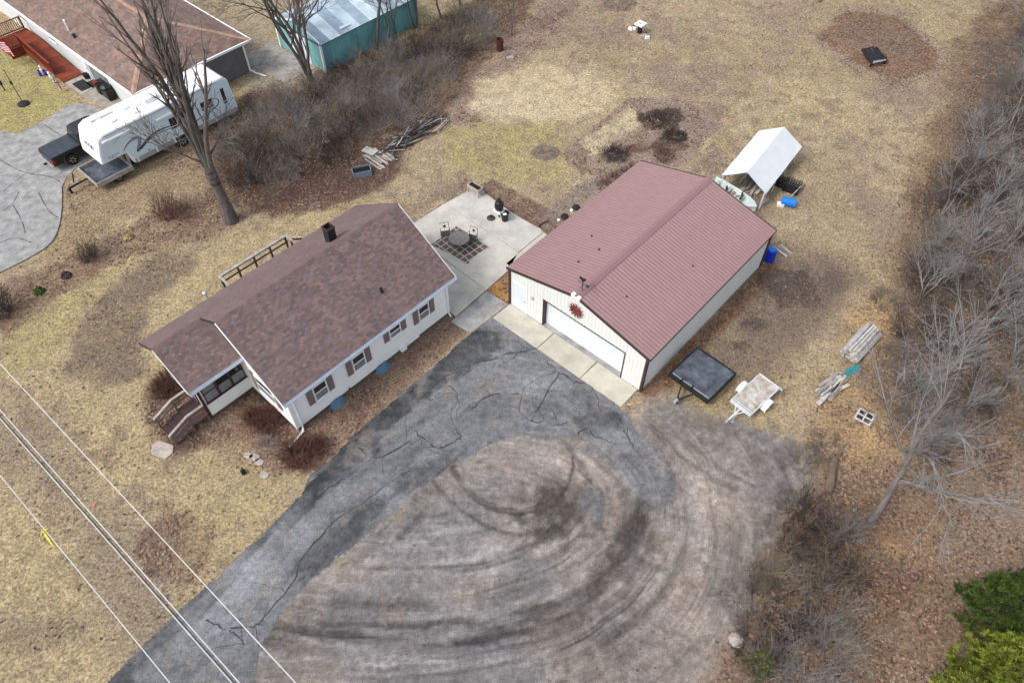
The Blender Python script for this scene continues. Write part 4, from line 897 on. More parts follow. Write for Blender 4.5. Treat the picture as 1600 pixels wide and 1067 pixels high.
t = thing('trash_bin', 'black bin with red lid leaning by the neighbour wall', 'bin', W(-55.5, 16.0, .055), A)
MB().prism([(-.3, -.3), (.3, -.3), (.3, .3), (-.3, .3)], 0, .85).build('body', M_('blackmat'), t, bevel=.05); MB().bx(-.34, .1, -.34, -.1, .86, .98).build('red_jug', M_('redmetal'), t); MB().bx(-.33, .33, -.1, .33, .86, .92).build('lid', M_('blackpt'), t)
t = thing('grill', 'covered black barbecue beside the neighbour house wall', 'barbecue', W(-54.5, 16.0, .055), A)
MB().bx(-.5, .5, -.28, .28, .0, .8).build('cover', M_('blackpt'), t, bevel=.08); MB().lathe((0, 0, .8), [(.42, 0), (.4, .15), (.25, .3), (.05, .35)], 12).build('lid', M_('blackpt'), t)
rg = random.Random(3)
for i, (a, b, c) in enumerate(((66, 112, 'vinyl'), (72, 118, 'bluepl2'), (80, 122, 'vinyl'), (64, 119, 'bluepl2'), (86, 130, 'steel'))):
    p = gp(a, b); lathe_thing('garden_figure', [(.08, 0), (.12, .15), (.06, .3), (.1, .42), (.04, .52)], c, ('white garden figure beside the ramp skirt', 'blue garden figure beside the ramp skirt', 'white garden figure beside the ramp skirt', 'blue garden figure beside the ramp skirt', 'grey garden figure nearest the small flag')[i], 'garden ornament', p, 10, group='ornaments along the ramp')
t = thing('feeder_pole', 'thin tall pole with round black base on the neighbour lawn', 'pole', gp(37, 163))
MB().lathe((0, 0, 0), [(.42, 0), (.42, .08), (.3, .14), (.05, .16)], 16).build('base', M_('blackmat'), t); MB().tube([(0, 0, .1), (.02, 0, 2.8)], .025, 6).build('pole', M_('iron'), t); MB().box((0, 0, 1.75), (.12, .12, .25)).build('bracket', M_('blackmat'), t)
t = thing('lawn_lantern', 'short black lantern post on the neighbour lawn', 'lantern', gp(8, 142)); MB().tube([(0, 0, 0), (0, 0, .5)], .04, 6).build('stem', M_('blackmat'), t); MB().lathe((0, 0, .5), [(.1, 0), (.1, .25), (.14, .27), (.02, .36)], 8).build('head', M_('blackmat'), t)
# neighbour drive
def poly_sheet(name, P, z, matn, label, cat, tint=(1, 1, 1)):
    o = MB().prism([(p[0], p[1]) for p in P], -.1, z, 0, tint).build(name, M_(matn)); return tag(o, label, cat, kind='structure')
poly_sheet('neighbour_driveway', np.array([tuple(W(*q)[:2]) for q in smooth_line([(-75, 3.5), (-43.0, 1.0), (-42.75, 4.1), (-43.0, 5.8), (-45.2, 7.4), (-49.0, 9.3), (-49.0, 15.0), (-56.45, 14.6), (-55.45, 11.3), (-55.4, 8.1), (-75, 7.5)], 2)]), .02, 'conc2', 'cracked grey concrete drive at the neighbour house', 'driveway')
mb = MB()
for P in ([(0, 250), (25, 265), (45, 272), (80, 276), (95, 285)], [(40, 272), (22, 285), (5, 300)], [(20, 320), (35, 345), (40, 365)], [(68, 195), (100, 215)], [(5, 330), (20, 320), (30, 300)], [(60, 300), (75, 330), (90, 340)], [(0, 380), (25, 370), (50, 380)]):
    Q = [gp(*q) for q in smooth_line(P, 2)]; ribbon(mb, [(p.x, p.y) for p in Q], .05, .026, .7, 3)
o = mb.build('pavement_cracks', M_('seal'), bpy.data.objects['neighbour_driveway']); o['kind'] = 'stuff'
# ------------------------------------------------------------------ teal shed
S = thing('teal_shed', 'long teal steel shed with patchy weathered metal roof behind the trees', 'shed', W(-45.35, 29.0), A)
SW, SL, SH, SR = 5.6, 9.9, 2.3, .85       # local x: 0 -> -SW, y: 0 -> SL
for i in range(11):
    y0, y1 = i*.9, (i+1)*.9; mb = MB(); q = .9+.2*((i*5) % 3)/2
    for k in range(4):
        a = y0+k*.225; mb.quad((0, a, 0), (0, a+.19, 0), (0, a+.19, SH), (0, a, SH), 0, (q, q, q)); mb.quad((0, a+.19, 0), (.025, a+.205, 0), (.025, a+.205, SH), (0, a+.19, SH), 0, (q, q, q)); mb.quad((.025, a+.205, 0), (0, a+.225, 0), (0, a+.225, SH), (.025, a+.205, SH), 0, (q, q, q))
    mb.build('wall_panel', M_('teal'), S)
mb = MB().ngon([(0, 0, 0), (0, 0, SH), (-SW/2, 0, SH+SR), (-SW, 0, SH), (-SW, 0, 0)], 0, (1.2, 1.2, 1.2)).ngon([(0, SL, 0), (-SW, SL, 0), (-SW, SL, SH), (-SW/2, SL, SH+SR), (0, SL, SH)]).quad((-SW, 0, 0), (-SW, 0, SH), (-SW, SL, SH), (-SW, SL, 0)); mb.build('end_wall', M_('teal'), S)
MB().bx(-4.0, -1.6, -.05, -.005, 0, 2.1).build('white_door', M_('doorwhite'), S)
for x_ in (0, -SW): MB().bx(x_-.09, x_+.09, -.09, .06, 0, SH).build('corner_trim', M_('vinyl'), S)
MB().beam((0, -.03, SH+.03), (-SW/2, -.03, SH+SR+.03), .08, .14).beam((-SW, -.03, SH+.03), (-SW/2, -.03, SH+SR+.03), .08, .14).build('rake_trim', M_('vinyl'), S)
tt = [(1, 1, 1), (.62, .66, .72), (.75, .8, .85), (1.25, 1.25, 1.22), (.85, .9, .95), (1.35, 1.35, 1.3), (.7, .74, .8), (1.0, 1.05, 1.1), (.9, .9, .95), (1.1, 1.1, 1.1)]
for i in range(10):
    for s_ in (0, 1):
        e = .18 if s_ == 0 else -SW-.18; t = tt[(i*3+s_*5) % 10] if i else (.6, .63, .68)
        y0, y1 = -.12+i*1.0, -.12+(i+1)*1.0+.02; h0 = SH-.06+.004*(i % 2)
        q = [(e, y0, h0+.05), (-SW/2, y0, SH+SR+.05+.004*(i % 2)), (-SW/2, y1, SH+SR+.05+.004*(i % 2)), (e, y1, h0+.05)]
        MB().quad(*(q if s_ else q[::-1]), 0, t).build('roof_sheet', M_('tealroof'), S)
MB().bx(-1.3, -.2, 2.3, 3.3, SH+.18, SH+.20).build('roof_patch', M_('doorwhite'), S).rotation_euler = (0, 0, 0)
MB().bx(-SW-.1, .1, -.1, SL-.05, SH-.12, SH-.06).build('ceiling', M_('found'), S)
slab_set('shed_pad', 'weathered concrete pad in front of the teal shed', [[(-52, 25.5), (-46.5, 25.9), (-46.3, 28.8), (-52, 28.8)]], 'conc2', z=.03, tints=[(1, .95, .88)])
# ------------------------------------------------------------------ vehicles and trailers
def wheel(parent, loc, r=.38, w_=.26, rimc='chrome', name='wheel', nsp=6):
    o = bpy.data.objects.new(name, None); C.objects.link(o); o.parent = parent; o.location = loc
    MB().lathe((0, 0, 0), [(r*.60, -w_/2), (r*.93, -w_/2), (r, -w_*.32), (r, w_*.32), (r*.93, w_/2), (r*.60, w_/2)], 20, axis='x').build('tyre', M_('rubber'), o)
    mb = MB().lathe((0, 0, 0), [(.02, -w_/2+.05), (r*.58, -w_/2+.05), (r*.62, -w_/2-.004), (r*.62, w_/2+.004), (r*.58, w_/2-.05), (.02, w_/2-.05)], 18, axis='x')
    for k in range(nsp):
        a = 2*math.pi*k/nsp
        for s_ in (-1, 1): mb.beam((s_*(w_/2-.03), .05*math.cos(a), .05*math.sin(a)), (s_*(w_/2-.01), r*.56*math.cos(a), r*.56*math.sin(a)), .05, .05)
    mb.build('rim', M_(rimc), o); return o
# pickup: local x right, y forward (+v)
T = thing('pickup_truck', 'black pickup truck with covered bed parked behind the camper nose', 'truck', W(-50.0, 9.15), A)
tw = .93
body = [(0, .48), (0, 1.02), (.03, 1.10), (2.05, 1.10), (2.05, 1.15), (4.35, 1.13), (5.45, 1.02), (5.6, .85), (5.6, .45), (5.1, .42), (4.95, .78), (4.5, .92), (4.05, .78), (3.9, .40), (1.75, .40), (1.6, .78), (1.2, .92), (.75, .78), (.62, .48)]
MB().prism(body, -tw, tw, axis='x').build('body', M_('blackpt'), T, bevel=.05, seg=3)
cabp = [(2.10, 1.12), (2.25, 1.78), (2.5, 1.86), (3.6, 1.86), (3.85, 1.80), (4.5, 1.14)]
mb = MB(); n0 = len(mb.v)
for s_ in (-1, 1):
    for y_, z_ in cabp: mb.v.append((s_*(tw-.03-.20*max(0, (z_-1.14)/.72)), y_, z_))
k = len(cabp); mb.face(range(k)); mb.face(range(2*k-1, k-1, -1))
for i in range(k): j = (i+1) % k; mb.face((i, k+i, k+j, j))
mb.build('cab', M_('blackpt'), T, bevel=.04, seg=3)
MB().quad((-.62, 2.12, 1.25), (.62, 2.12, 1.25), (.56, 2.22, 1.70), (-.56, 2.22, 1.70)).build('rear_window', M_('glass'), T)
MB().quad((.66, 4.42, 1.2), (-.66, 4.42, 1.2), (-.6, 3.92, 1.76), (.6, 3.92, 1.76)).build('windscreen', M_('glass'), T)
for s_ in (-1, 1):
    for y0, y1 in ((2.4, 3.15), (3.2, 4.1)):
        q = [(s_*(tw-.045), y0, 1.22), (s_*(tw-.045), y1, 1.22), (s_*(tw-.17), min(y1, 3.75), 1.70), (s_*(tw-.17), y0+.04, 1.70)]
        MB().quad(*(q if s_ > 0 else q[::-1])).build('side_window', M_('glass'), T)
    MB().bx(s_*tw-.09 if s_ > 0 else s_*tw-.012, s_*tw+.012 if s_ > 0 else s_*tw+.09, -.03, .12, .72, 1.02).build('tail_light', M_('lamp_red'), T)
    MB().box((s_*(tw+.1), 3.95, 1.25), (.2, .1, .16)).build('mirror', M_('blackpt'), T, bevel=.02)
    for y_ in (1.2, 4.5): wheel(T, (s_*(tw-.14), y_, .40), .40, .27)
MB().bx(-tw+.05, tw-.05, .04, 2.04, 1.10, 1.14).build('bed_cover', mat('bed_cover_vinyl', (.04, .048, .06), .45, .3, 3), T, bevel=.015)
MB().bx(-tw, tw, -.16, -.01, .46, .62).build('rear_bumper', M_('chrome'), T, bevel=.03); MB().bx(-tw+.06, tw-.06, -.015, .0, .64, 1.04).build('tailgate', M_('blackpt'), T)
MB().bx(-.1, .1, -.36, -.16, .4, .47).build('hitch', M_('blackmat'), T); MB().bx(-tw+.04, tw-.04, 5.58, 5.72, .42, .6).build('front_bumper', M_('chrome'), T)
# fifth wheel camper: local x=0 on the camera side going -x, y from nose
V = thing('fifth_wheel_camper', 'long white fifth wheel camper with dark swoosh decals on its white side tinted with blue shade', 'camper', W(-45.35, 10.95), A)
cw = 2.55
prof = [(.0, 1.50), (1.75, 1.50), (1.95, .55), (10.15, .55), (10.22, .9), (10.1, 3.0), (9.75, 3.38), (.9, 3.38), (.45, 3.18), (.12, 2.2)]
MB().prism(prof, -cw, 0, axis='x').build('body', M_('rvw'), V, bevel=.09, seg=3)
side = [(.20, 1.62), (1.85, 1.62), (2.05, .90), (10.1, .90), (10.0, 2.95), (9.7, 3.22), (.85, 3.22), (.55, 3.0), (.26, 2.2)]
for x0, x1 in ((.0005, .014), (-cw-.014, -cw-.0005)): MB().prism(side, x0, x1, axis='x').build('side_panel', M_('rvside_shade'), V)
MB().bx(.002, .03, 2.05, 10.1, .56, .88).build('skirt_trim', M_('rvtrim'), V)
for y_ in (2.2, 3.6, 5.0, 6.6, 8.3): MB().bx(.03, .045, y_, y_+.10, .56, .9).build('skirt_strut', M_('vinyl'), V)
MB().bx(.005, .05, .85, 9.2, 3.21, 3.27).build('awning_rail', M_('rvtrim'), V)
for y0, y1, z_ in ((.62, 2.55, 2.86), (4.35, 5.65, 2.62)): MB().bx(.012, .16, y0, y1, z_, z_+.16).build('awning_roll', M_('vinyl'), V, bevel=.03)
def decal(pts, w0, w1, matn, name='decal'):
    Q = smooth_line(pts, 2); mb = MB(); n_ = len(Q)
    for i in range(n_):
        a = Vector(Q[max(i-1, 0)]); b = Vector(Q[min(i+1, n_-1)]); d = (b-a).normalized(); nn = Vector((-d.y, d.x)); f = i/(n_-1); w_ = (w0+(w1-w0)*f)*(.25+.75*math.sin(math.pi*min(1, .08+f*.9)))
        p = Vector(Q[i]); mb.v += [(.0185, *(p+nn*w_/2)), (.0185, *(p-nn*w_/2))]
    for i in range(n_-1): mb.face((2*i, 2*i+1, 2*i+3, 2*i+2))
    return mb.build(name, M_(matn), V)
decal([(1.6, 1.75), (2.1, 2.15), (2.75, 2.25), (2.95, 2.0), (2.55, 1.45), (2.45, 1.32)], .10, .34, 'decal2')
decal([(2.4, 1.28), (3.0, 1.55), (3.8, 1.95), (4.8, 1.92), (5.8, 1.75)], .26, .05, 'decal'); decal([(2.7, 1.30), (3.5, 1.72), (4.4, 1.80), (5.6, 1.60)], .10, .04, 'decal')
decal([(6.3, 1.2), (7.2, 1.35), (8.4, 1.5), (9.0, 1.75), (8.9, 2.2), (8.2, 2.35)], .09, .06, 'decal'); decal([(1.25, 2.5), (1.6, 2.75), (2.1, 2.82)], .03, .05, 'decal2')
for y0, y1, z0, z1 in ((5.15, 5.95, 1.55, 2.35), (7.6, 8.5, 1.75, 2.35), (9.3, 9.56, 1.5, 2.65)):
    o = MB().bx(.012, .032, y0, y1, z0, z1).build('window', M_('glass'), V, bevel=.01); MB().bx(.028, .042, y0+.02, y1-.02, z0+.16, z0+.20).build('window_bar', M_('vinyl'), o)
for k_, (y_, z_) in enumerate(((3.1, .95), (4.1, 1.0), (4.6, 1.35))): MB().bx(.012, .03, y_, y_+.16, z_, z_+.12).build('hatch', M_('rvtrim'), V)
for y_ in (5.55, 6.45):
    for x_ in (-.16, -cw+.16): wheel(V, (x_+.06, y_, .37), .37, .24, 'alu')
    MB().prism([(y_-.5, .86), (y_-.38, .62), (y_+.38, .62), (y_+.5, .86)], .03, .05, axis='x').build('wheel_arch', M_('blackmat'), V)
MB().bx(-cw+.3, -.3, 1.9, 9.3, .36, .57).build('chassis', M_('blackmat'), V)
for x_ in (-.35, -cw+.35): MB().bx(x_-.06, x_+.06, 1.68, 1.8, 0, 1.5).box((x_, 1.74, .02), (.25, .25, .04)).build('landing_leg', M_('rvtrim'), V)
MB().bx(-cw/2-.15, -cw/2+.15, .55, .95, 1.05, 1.52).build('kingpin', M_('blackmat'), V)
for x_, y_, sx, sy, h_ in ((-1.3, 5.0, .75, .95, .30), (-.9, 2.1, .42, .42, .14), (-1.6, 3.4, .42, .42, .14), (-.75, 3.6, .5, .35, .10), (-1.3, 7.6, .42, .42, .14), (-1.9, 1.6, .5, .35, .06)):
    MB().bx(x_-sx/2, x_+sx/2, y_-sy/2, y_+sy/2, 3.36, 3.38+h_).build('roof_unit', M_('vinyl'), V, bevel=.04)
MB().tube([(-1.75, 1.2, 3.44), (-1.75, 2.6, 3.44)], .03, 6).box((-1.75, 1.15, 3.42), (.1, .1, .08)).build('roof_antenna', M_('rvtrim'), V)
MB().tube([(-.5, 10.23, 1.2), (-.5, 10.2, 2.9)], .02, 5).tube([(-.85, 10.23, 1.2), (-.85, 10.2, 2.9)], .02, 5).build('ladder', M_('vinyl'), V)
# faded badge on the nose: unreadable letter strokes
mb = MB(); dirn = Vector((0, .33-.12, 2.75-2.2)).normalized()
for k, s_ in enumerate('l/NlTl/lX'):
    x_ = -.55-k*.14; y_ = -.028+.16; z_ = 2.25
    def P_(a, h_): q = Vector((x_-a, .0, 0)) + Vector((0, .145, 2.30)) + dirn*h_ + Vector((0, -.03, .01)); return q
    for (a, b, c, d_) in {'l': ((0, 0, 0, .26),), '/': ((0, 0, .08, .26),), 'N': ((0, 0, 0, .26), (0, .26, .09, 0), (.09, 0, .09, .26)), 'T': ((.05, 0, .05, .26), (0, .26, .1, .26)), 'X': ((0, 0, .1, .26), (.1, 0, 0, .26))}[s_]: mb.beam(P_(a, b), P_(c, d_), .028, .02)
mb.build('badge_lettering', M_('decal2'), V)
mb = MB()
for k in range(6): mb.bx(.0145, .02, .55+k*.13, .63+k*.13, 1.78, 1.86)
for k in range(4): mb.bx(.0145, .02, .62+k*.12, .70+k*.12, 1.66, 1.72)
mb.build('side_lettering', M_('decal2'), V)
# utility trailer under the camper nose
U = thing('utility_trailer', 'low flat utility trailer with dark deck under the camper nose', 'trailer', W(-46.25, 10.0), A)
MB().bx(-1.2, 1.2, .06, 2.5, .50, .56).build('deck', M_('bed'), U)
for a in ((-1.26, 1.26, 0, .06), (-1.26, 1.26, 2.5, 2.56), (-1.26, -1.2, .06, 2.5), (1.2, 1.26, .06, 2.5)): MB().bx(*a, .46, .78).build('side_board', M_('graywood'), U)
MB().beam((-.2, .0, .45), (-.2, -1.35, .42), .09, .09).build('tongue', M_('blackmat'), U); MB().bx(-.25, -.15, -1.35, -1.2, 0, .42).build('jack', M_('blackmat'), U); MB().beam((-.7, -.75, .3), (-.65, -.55, .95), .07, .07).build('ramp_arm', M_('blackmat'), U)
for s_ in (-1, 1): wheel(U, (s_*1.0, 1.5, .30), .30, .2, 'steel')
# black flat trailer
B = thing('black_trailer', 'square black flat deck trailer parked beside the garage', 'trailer', W(-7.62, 22.2), A+R_(-3))
bw = 1.18; MB().bx(-bw, bw, .02, 2.4, .56, .62).build('deck', M_('bed'), B)
for a in ((-bw-.07, bw+.07, -.04, .02, .40, .70), (-bw-.07, bw+.07, 2.4, 2.46, .40, .68), (-bw-.07, -bw, .02, 2.4, .40, .68), (bw, bw+.07, .02, 2.4, .40, .68)): MB().bx(*a).build('rail', M_('blackmat'), B)
MB().bx(-bw+.05, bw-.05, .12, .16, .62, .66).build('tie_bar', M_('steel'), B)
for x_ in (-.5, .15): MB().bx(x_-.03, x_+.03, -.10, .16, .5, .76).build('latch', M_('blackmat'), B)
MB().bx(-bw+.2, bw-.2, .1, 2.3, .42, .56).build('frame', M_('blackmat'), B)
MB().beam((-.45, .1, .48), (0, -.95, .42), .08, .08).beam((.45, .1, .48), (0, -.95, .42), .08, .08).build('tongue', M_('blackmat'), B); MB().box((0, -1.02, .44), (.12, .26, .12)).build('coupler', M_('steel'), B); MB().tube([(0, -.85, 0), (0, -.85, .6)], .035, 6).build('jack', M_('blackmat'), B)
for s_ in (-1, 1): wheel(B, (s_*(bw-.25), 1.3, .29), .29, .2, 'steel')
# small trailer with white mudguards
Q = thing('small_trailer', 'small pale trailer with rusty plywood deck and white mudguards', 'trailer', W(-4.98, 22.95), A+R_(-6))
qw = .58; MB().bx(-qw, qw, .02, 2.4, .52, .57).build('deck', M_('palebed'), Q)
for a in ((-qw-.05, qw+.05, -.04, .02, .42, .64), (-qw-.05, qw+.05, 2.4, 2.45, .42, .62), (-qw-.05, -qw, .02, 2.4, .42, .61), (qw, qw+.05, .02, 2.4, .42, .61)): MB().bx(*a).build('rail', M_('alu'), Q)
MB().bx(-qw+.02, qw-.02, .12, .17, .57, .60).build('front_bar', M_('alu'), Q)
for s_ in (-1, 1):
    wheel(Q, (s_*(qw+.2), 1.25, .28), .28, .17, 'vinyl', nsp=5)
    mb = MB(); n_ = 10; x0, x1 = s_*(qw+.07), s_*(qw+.33)
    for i in range(n_):
        a0, a1 = math.pi*(.06+.88*i/n_), math.pi*(.06+.88*(i+1)/n_); P0 = (1.25+.42*math.cos(a0), .27+.36*math.sin(a0)); P1 = (1.25+.42*math.cos(a1), .27+.36*math.sin(a1))
        mb.quad((x0, *P0), (x1, *P0), (x1, *P1), (x0, *P1)); mb.quad((x1, *P0), (x1, P0[0], P0[1]-.09), (x1, P1[0], P1[1]-.09), (x1, *P1))
    o = mb.build('mudguard', M_('rvw'), Q); m = o.modifiers.new('solid', 'SOLIDIFY'); m.thickness = .02
MB().beam((0, .1, .46), (0, -1.05, .42), .08, .08).beam((-.3, .05, .46), (0, -.5, .44), .05, .05).beam((.3, .05, .46), (0, -.5, .44), .05, .05).build('tongue', M_('alu'), Q); MB().box((0, -1.1, .45), (.1, .2, .1)).build('coupler', M_('steel'), Q); MB().tube([(.1, -.62, .05), (.1, -.62, .62)], .035, 6).box((.1, -.62, .03), (.16, .16, .06)).build('jack', M_('steel'), Q)
MB().bx(-qw+.1, qw-.1, .1, 2.3, .38, .52).build('frame', M_('steel'), Q); MB().bx(qw-.2, qw+.2, 2.45, 2.5, .47, .55).build('tail_lamp_bar', M_('alu'), Q)
# rowboat behind the garage
Bo = thing('rowboat', 'pale green rowboat lying behind the garage', 'boat', W(-12.2, 37.0), A+R_(-6))
mb = MB(); st_ = [(0, .02, .46), (-.35, .32, .42), (-.9, .52, .40), (-1.8, .62, .38), (-3.0, .62, .38), (-3.6, .56, .38)]
for x_, hb, zt in st_: mb.v += [(x_, -hb, zt), (x_, -hb*.72, .06), (x_, hb*.72, .06), (x_, hb, zt)]
for i in range(len(st_)-1):
    for j in range(3): a = 4*i+j; mb.face((a, a+4, a+5, a+1))
mb.face((20, 21, 22, 23)); o = mb.build('hull', M_('boat'), Bo); m = o.modifiers.new('solid', 'SOLIDIFY'); m.thickness = .03
MB().prism([(0, 0), (-.35, -.30), (-.7, -.42), (-.7, .42), (-.35, .30)], .39, .42).build('foredeck', M_('boat'), Bo)
for x_ in (-1.25, -2.3, -3.2): MB().bx(x_-.13, x_+.13, -.52, .52, .30, .34).build('thwart', M_('boatin'), Bo)
for x_, y_ in ((-1.25, .1), (-2.3, -.15)): MB().box((x_, y_, .42), (.12, .5, .12), .3).box((x_-.1, y_+.2, .5), (.08, .1, .25)).build('oarlock_bracket', M_('iron'), Bo)
for s_ in (-1, 1): MB().tube([(x_, s_*hb, zt+.01) for x_, hb, zt in st_], .03, 6).build('gunwale', M_('alu'), Bo)
# ------------------------------------------------------------------ tarp shelter and clutter
K = thing('tarp_shelter', 'white tarp carport on thin posts with open ends', 'shelter', W(-12.2, 37.62), A+R_(6))
# local x: 0 (camera side eave) -> -2.85 ; y 0 -> 5.8
ez, rz_ = 1.28, 2.2
def tarp(name, xa, za, xb, zb):
    mb = MB(); nx_, ny_ = 8, 18; rg = random.Random(hash(name) % 97 + int(za*10))
    def P(i, j):
        f = i/nx_; y_ = 5.9*j/ny_-.08; s_ = .018*math.sin(math.pi*f)+.008*math.sin(j*.9+f*5)
        edge = .03*math.sin(j*1.05) if i == 0 else 0
        return (xa+(xb-xa)*f, y_, za+(zb-za)*f - s_ - edge)
    b = len(mb.v); mb.v += [P(i, j) for j in range(ny_+1) for i in range(nx_+1)]
    for j in range(ny_):
        for i in range(nx_):
            q = [b+j*(nx_+1)+i, b+j*(nx_+1)+i+1, b+(j+1)*(nx_+1)+i+1, b+(j+1)*(nx_+1)+i]; mb.face(q if xa < xb else q[::-1])
    o = mb.build(name, M_('tarp'), K); m = o.modifiers.new('solid', 'SOLIDIFY'); m.thickness = .012; return o
tarp('tarp', .12, ez-.04, -1.42, rz_); tarp('tarp', -2.97, ez-.04, -1.42, rz_-.003)
for y_ in (.05, 1.95, 3.85, 5.65):
    for x_ in (0, -2.85): MB().tube([(x_, y_, 0), (x_, y_, ez-.06)], .035, 6).build('post', M_('alu'), K)
    MB().tube([(0, y_, ez-.08), (-1.42, y_, rz_-.07), (-2.85, y_, ez-.08)], .028, 6).build('rafter', M_('alu'), K)
for x_, z_ in ((0, ez-.09), (-1.42, rz_-.1), (-2.85, ez-.09)): MB().tube([(x_, -.1, z_), (x_, 5.75, z_)], .028, 6).build('purlin', M_('alu'), K)
MB().bx(-.02, .06, -.15, .4, .0, 1.25).build('end_board', M_('alu'), K)
def planks(name, label, cat, loc, rz, n_, ln, matn, seed, wd=(.08, .16), th=.035, spread=.5, layers=2, twist=.08, lenv=.2):
    t = thing(name, label, cat, loc, rz); rg = random.Random(seed)
    for k in range(n_):
        L = ln*rg.uniform(1-lenv, 1); y_ = rg.uniform(-spread, spread); z_ = th/2+.003+(k*layers//n_)*(th+.004); w_ = rg.uniform(*wd); q = rg.uniform(.6, 1.6)
        o = MB().box((rg.uniform(-.15, .15)*ln, y_, z_), (L, w_, th), rg.uniform(-twist, twist), 0, (q, q*rg.uniform(.94, 1), q*rg.uniform(.88, 1))).build('board', M_(matn), t)
    return t
def logpile(name, label, cat, loc, rz, rows, ln, r, matn, seed, lenv=.1, jit=.05):
    t = thing(name, label, cat, loc, rz); rg = random.Random(seed)
    for j, cnt in enumerate(rows):
        for i in range(cnt):
            y_ = (i-(cnt-1)/2)*2*r+rg.uniform(-.01, .01); z_ = r+j*r*1.72; L = ln*rg.uniform(1-lenv, 1); rr = r*rg.uniform(.8, 1.02); q = rg.uniform(.75, 1.75); d = rg.uniform(-jit, jit)*.5
            MB().tube([(-L/2, y_-d, z_), (L/2, y_+d, z_)], [rr, rr*rg.uniform(.85, 1)], 9, 0, (q, q, q)).build('pole', M_(matn), t)
    return t
planks('lumber_stack', 'grey lumber stored under the white tarp shelter', 'lumber', W(-13.7, 40.0), A+R_(96), 26, 3.6, 'graywood', 4, spread=.8, layers=6)
planks('salvage_boards', 'pale salvaged boards leaning at the mouth of the tarp shelter', 'lumber', W(-13.9, 37.9), A+R_(70), 8, 1.3, 'graywood', 14, spread=.35, layers=5)
t = thing('blue_drum', 'bright blue plastic drum lying beside the tarp shelter', 'drum', W(-10.95, 39.0), A+R_(20))
MB().lathe((0, 0, .29), [(.25, -.45), (.29, -.42), (.29, -.16), (.30, -.14), (.29, -.12), (.29, .12), (.30, .14), (.29, .16), (.29, .42), (.25, .45)], 20, axis='x').build('barrel', M_('bluepl'), t)
for s_ in (-1, 1): MB().lathe((s_*.45, 0, .29), [(.05, -.015), (.05, .015)], 8, axis='x').build('bung', M_('blackmat'), t)
t = thing('wire_crate', 'black plastic crate heap beside the tarp shelter', 'crate', W(-11.55, 40.55), A+R_(12))
for (cx, cy_, cz, s_) in ((0, 0, 0, 1.), (-.75, .15, 0, .8)):
    mb = MB(); a, b, h_ = .5*s_, .42*s_, .55*s_
    for k in range(7):
        x_ = cx-a+2*a*k/6
        for y_ in (-b, b): mb.bx(x_-.018, x_+.018, cy_+y_-.018, cy_+y_+.018, cz, cz+h_)
        mb.bx(x_-.018, x_+.018, cy_-b, cy_+b, cz+h_-.03, cz+h_)
    for k in range(6):
        y_ = cy_-b+2*b*k/5; mb.bx(cx-a, cx+a, y_-.016, y_+.016, cz+h_-.028, cz+h_-.002)
        for x_ in (-a, a): mb.bx(cx+x_-.016, cx+x_+.016, y_-.016, y_+.016, cz, cz+h_-.03)
    for z_ in (.02, h_*.35, h_*.68):
        mb.bx(cx-a, cx+a, cy_-b-.012, cy_-b+.012, cz+z_, cz+z_+.035).bx(cx-a, cx+a, cy_+b-.012, cy_+b+.012, cz+z_, cz+z_+.035).bx(cx-a-.012, cx-a+.012, cy_-b, cy_+b, cz+z_, cz+z_+.035).bx(cx+a-.012, cx+a+.012, cy_-b, cy_+b, cz+z_, cz+z_+.035)
    mb.bx(cx-a, cx+a, cy_-b, cy_+b, cz, cz+.02); mb.build('basket', M_('blackmat'), t)
lone(MB().beam((-.6, 0, .03), (.6, .1, .62), .06, .05).build('loose_post', M_('graywood')), 'pale board leaning on the black crates by the blue drum', 'board', W(-11.05, 39.9), A+R_(75))
lone(MB().bx(-.2, .2, -.15, .15, 0, .18).bx(-.22, .22, -.17, .17, .18, .21).build('white_box', M_('vinyl')), 'small white box on the ground by the blue drum', 'box', W(-11.3, 38.65), A+R_(30))
t = thing('blue_barrel', 'deep blue barrel standing at the rear corner of the garage', 'drum', W(-9.35, 33.75), A)
MB().lathe((0, 0, 0), [(.26, 0), (.30, .05), (.30, .3), (.31, .32), (.30, .34), (.30, .6), (.31, .62), (.30, .64), (.29, .86), (.22, .9)], 18).build('body', M_('bluepl2'), t); MB().lathe((0, 0, .9), [(.22, 0), (.22, .03), (.1, .04)], 14).build('lid', M_('bluepl'), t)
planks('corner_boards', 'loose pale boards by the deep blue barrel behind the garage', 'lumber', W(-9.2, 35.0), A+R_(-10), 4, 1.1, 'graywood', 17, spread=.3, layers=2)
# log bundle, board heap, old window sash, log
logpile('pole_bundle', 'neat bundle of silvery peeled poles near the woods', 'pole stack', W(-2.35, 31.2, .02), A+R_(86), [6, 7, 6, 5, 4], 2.65, .082, 'logs', 6)
t = planks('board_heap', 'untidy heap of weathered grey boards and split posts near the woods', 'lumber', W(-2.15, 27.6), A+R_(84), 26, 1.9, 'graywood', 8, wd=(.1, .2), spread=.42, layers=7, twist=.25, lenv=.5)
rg = random.Random(12)
for k in range(12):
    L = rg.uniform(.5, .9); x_ = rg.uniform(-1.5, -.2); y_ = rg.uniform(-.35, .35); z_ = .12+rg.uniform(0, .3); q = rg.uniform(.9, 1.8)
    MB().tube([(x_-L/2, y_, z_), (x_+L/2, y_+rg.uniform(-.1, .1), z_+.02)], rg.uniform(.05, .09), 7, 0, (q, q, q)).build('split_post', M_('logs'), t)
lone(MB().bx(-.5, .5, -.16, .16, 0, .03).bx(-.3, .55, -.02, .2, .03, .06).build('teal_board', M_('tealpaint')), 'teal painted board between the pole bundle and the board heap', 'board', W(-1.85, 29.35), A+R_(70))
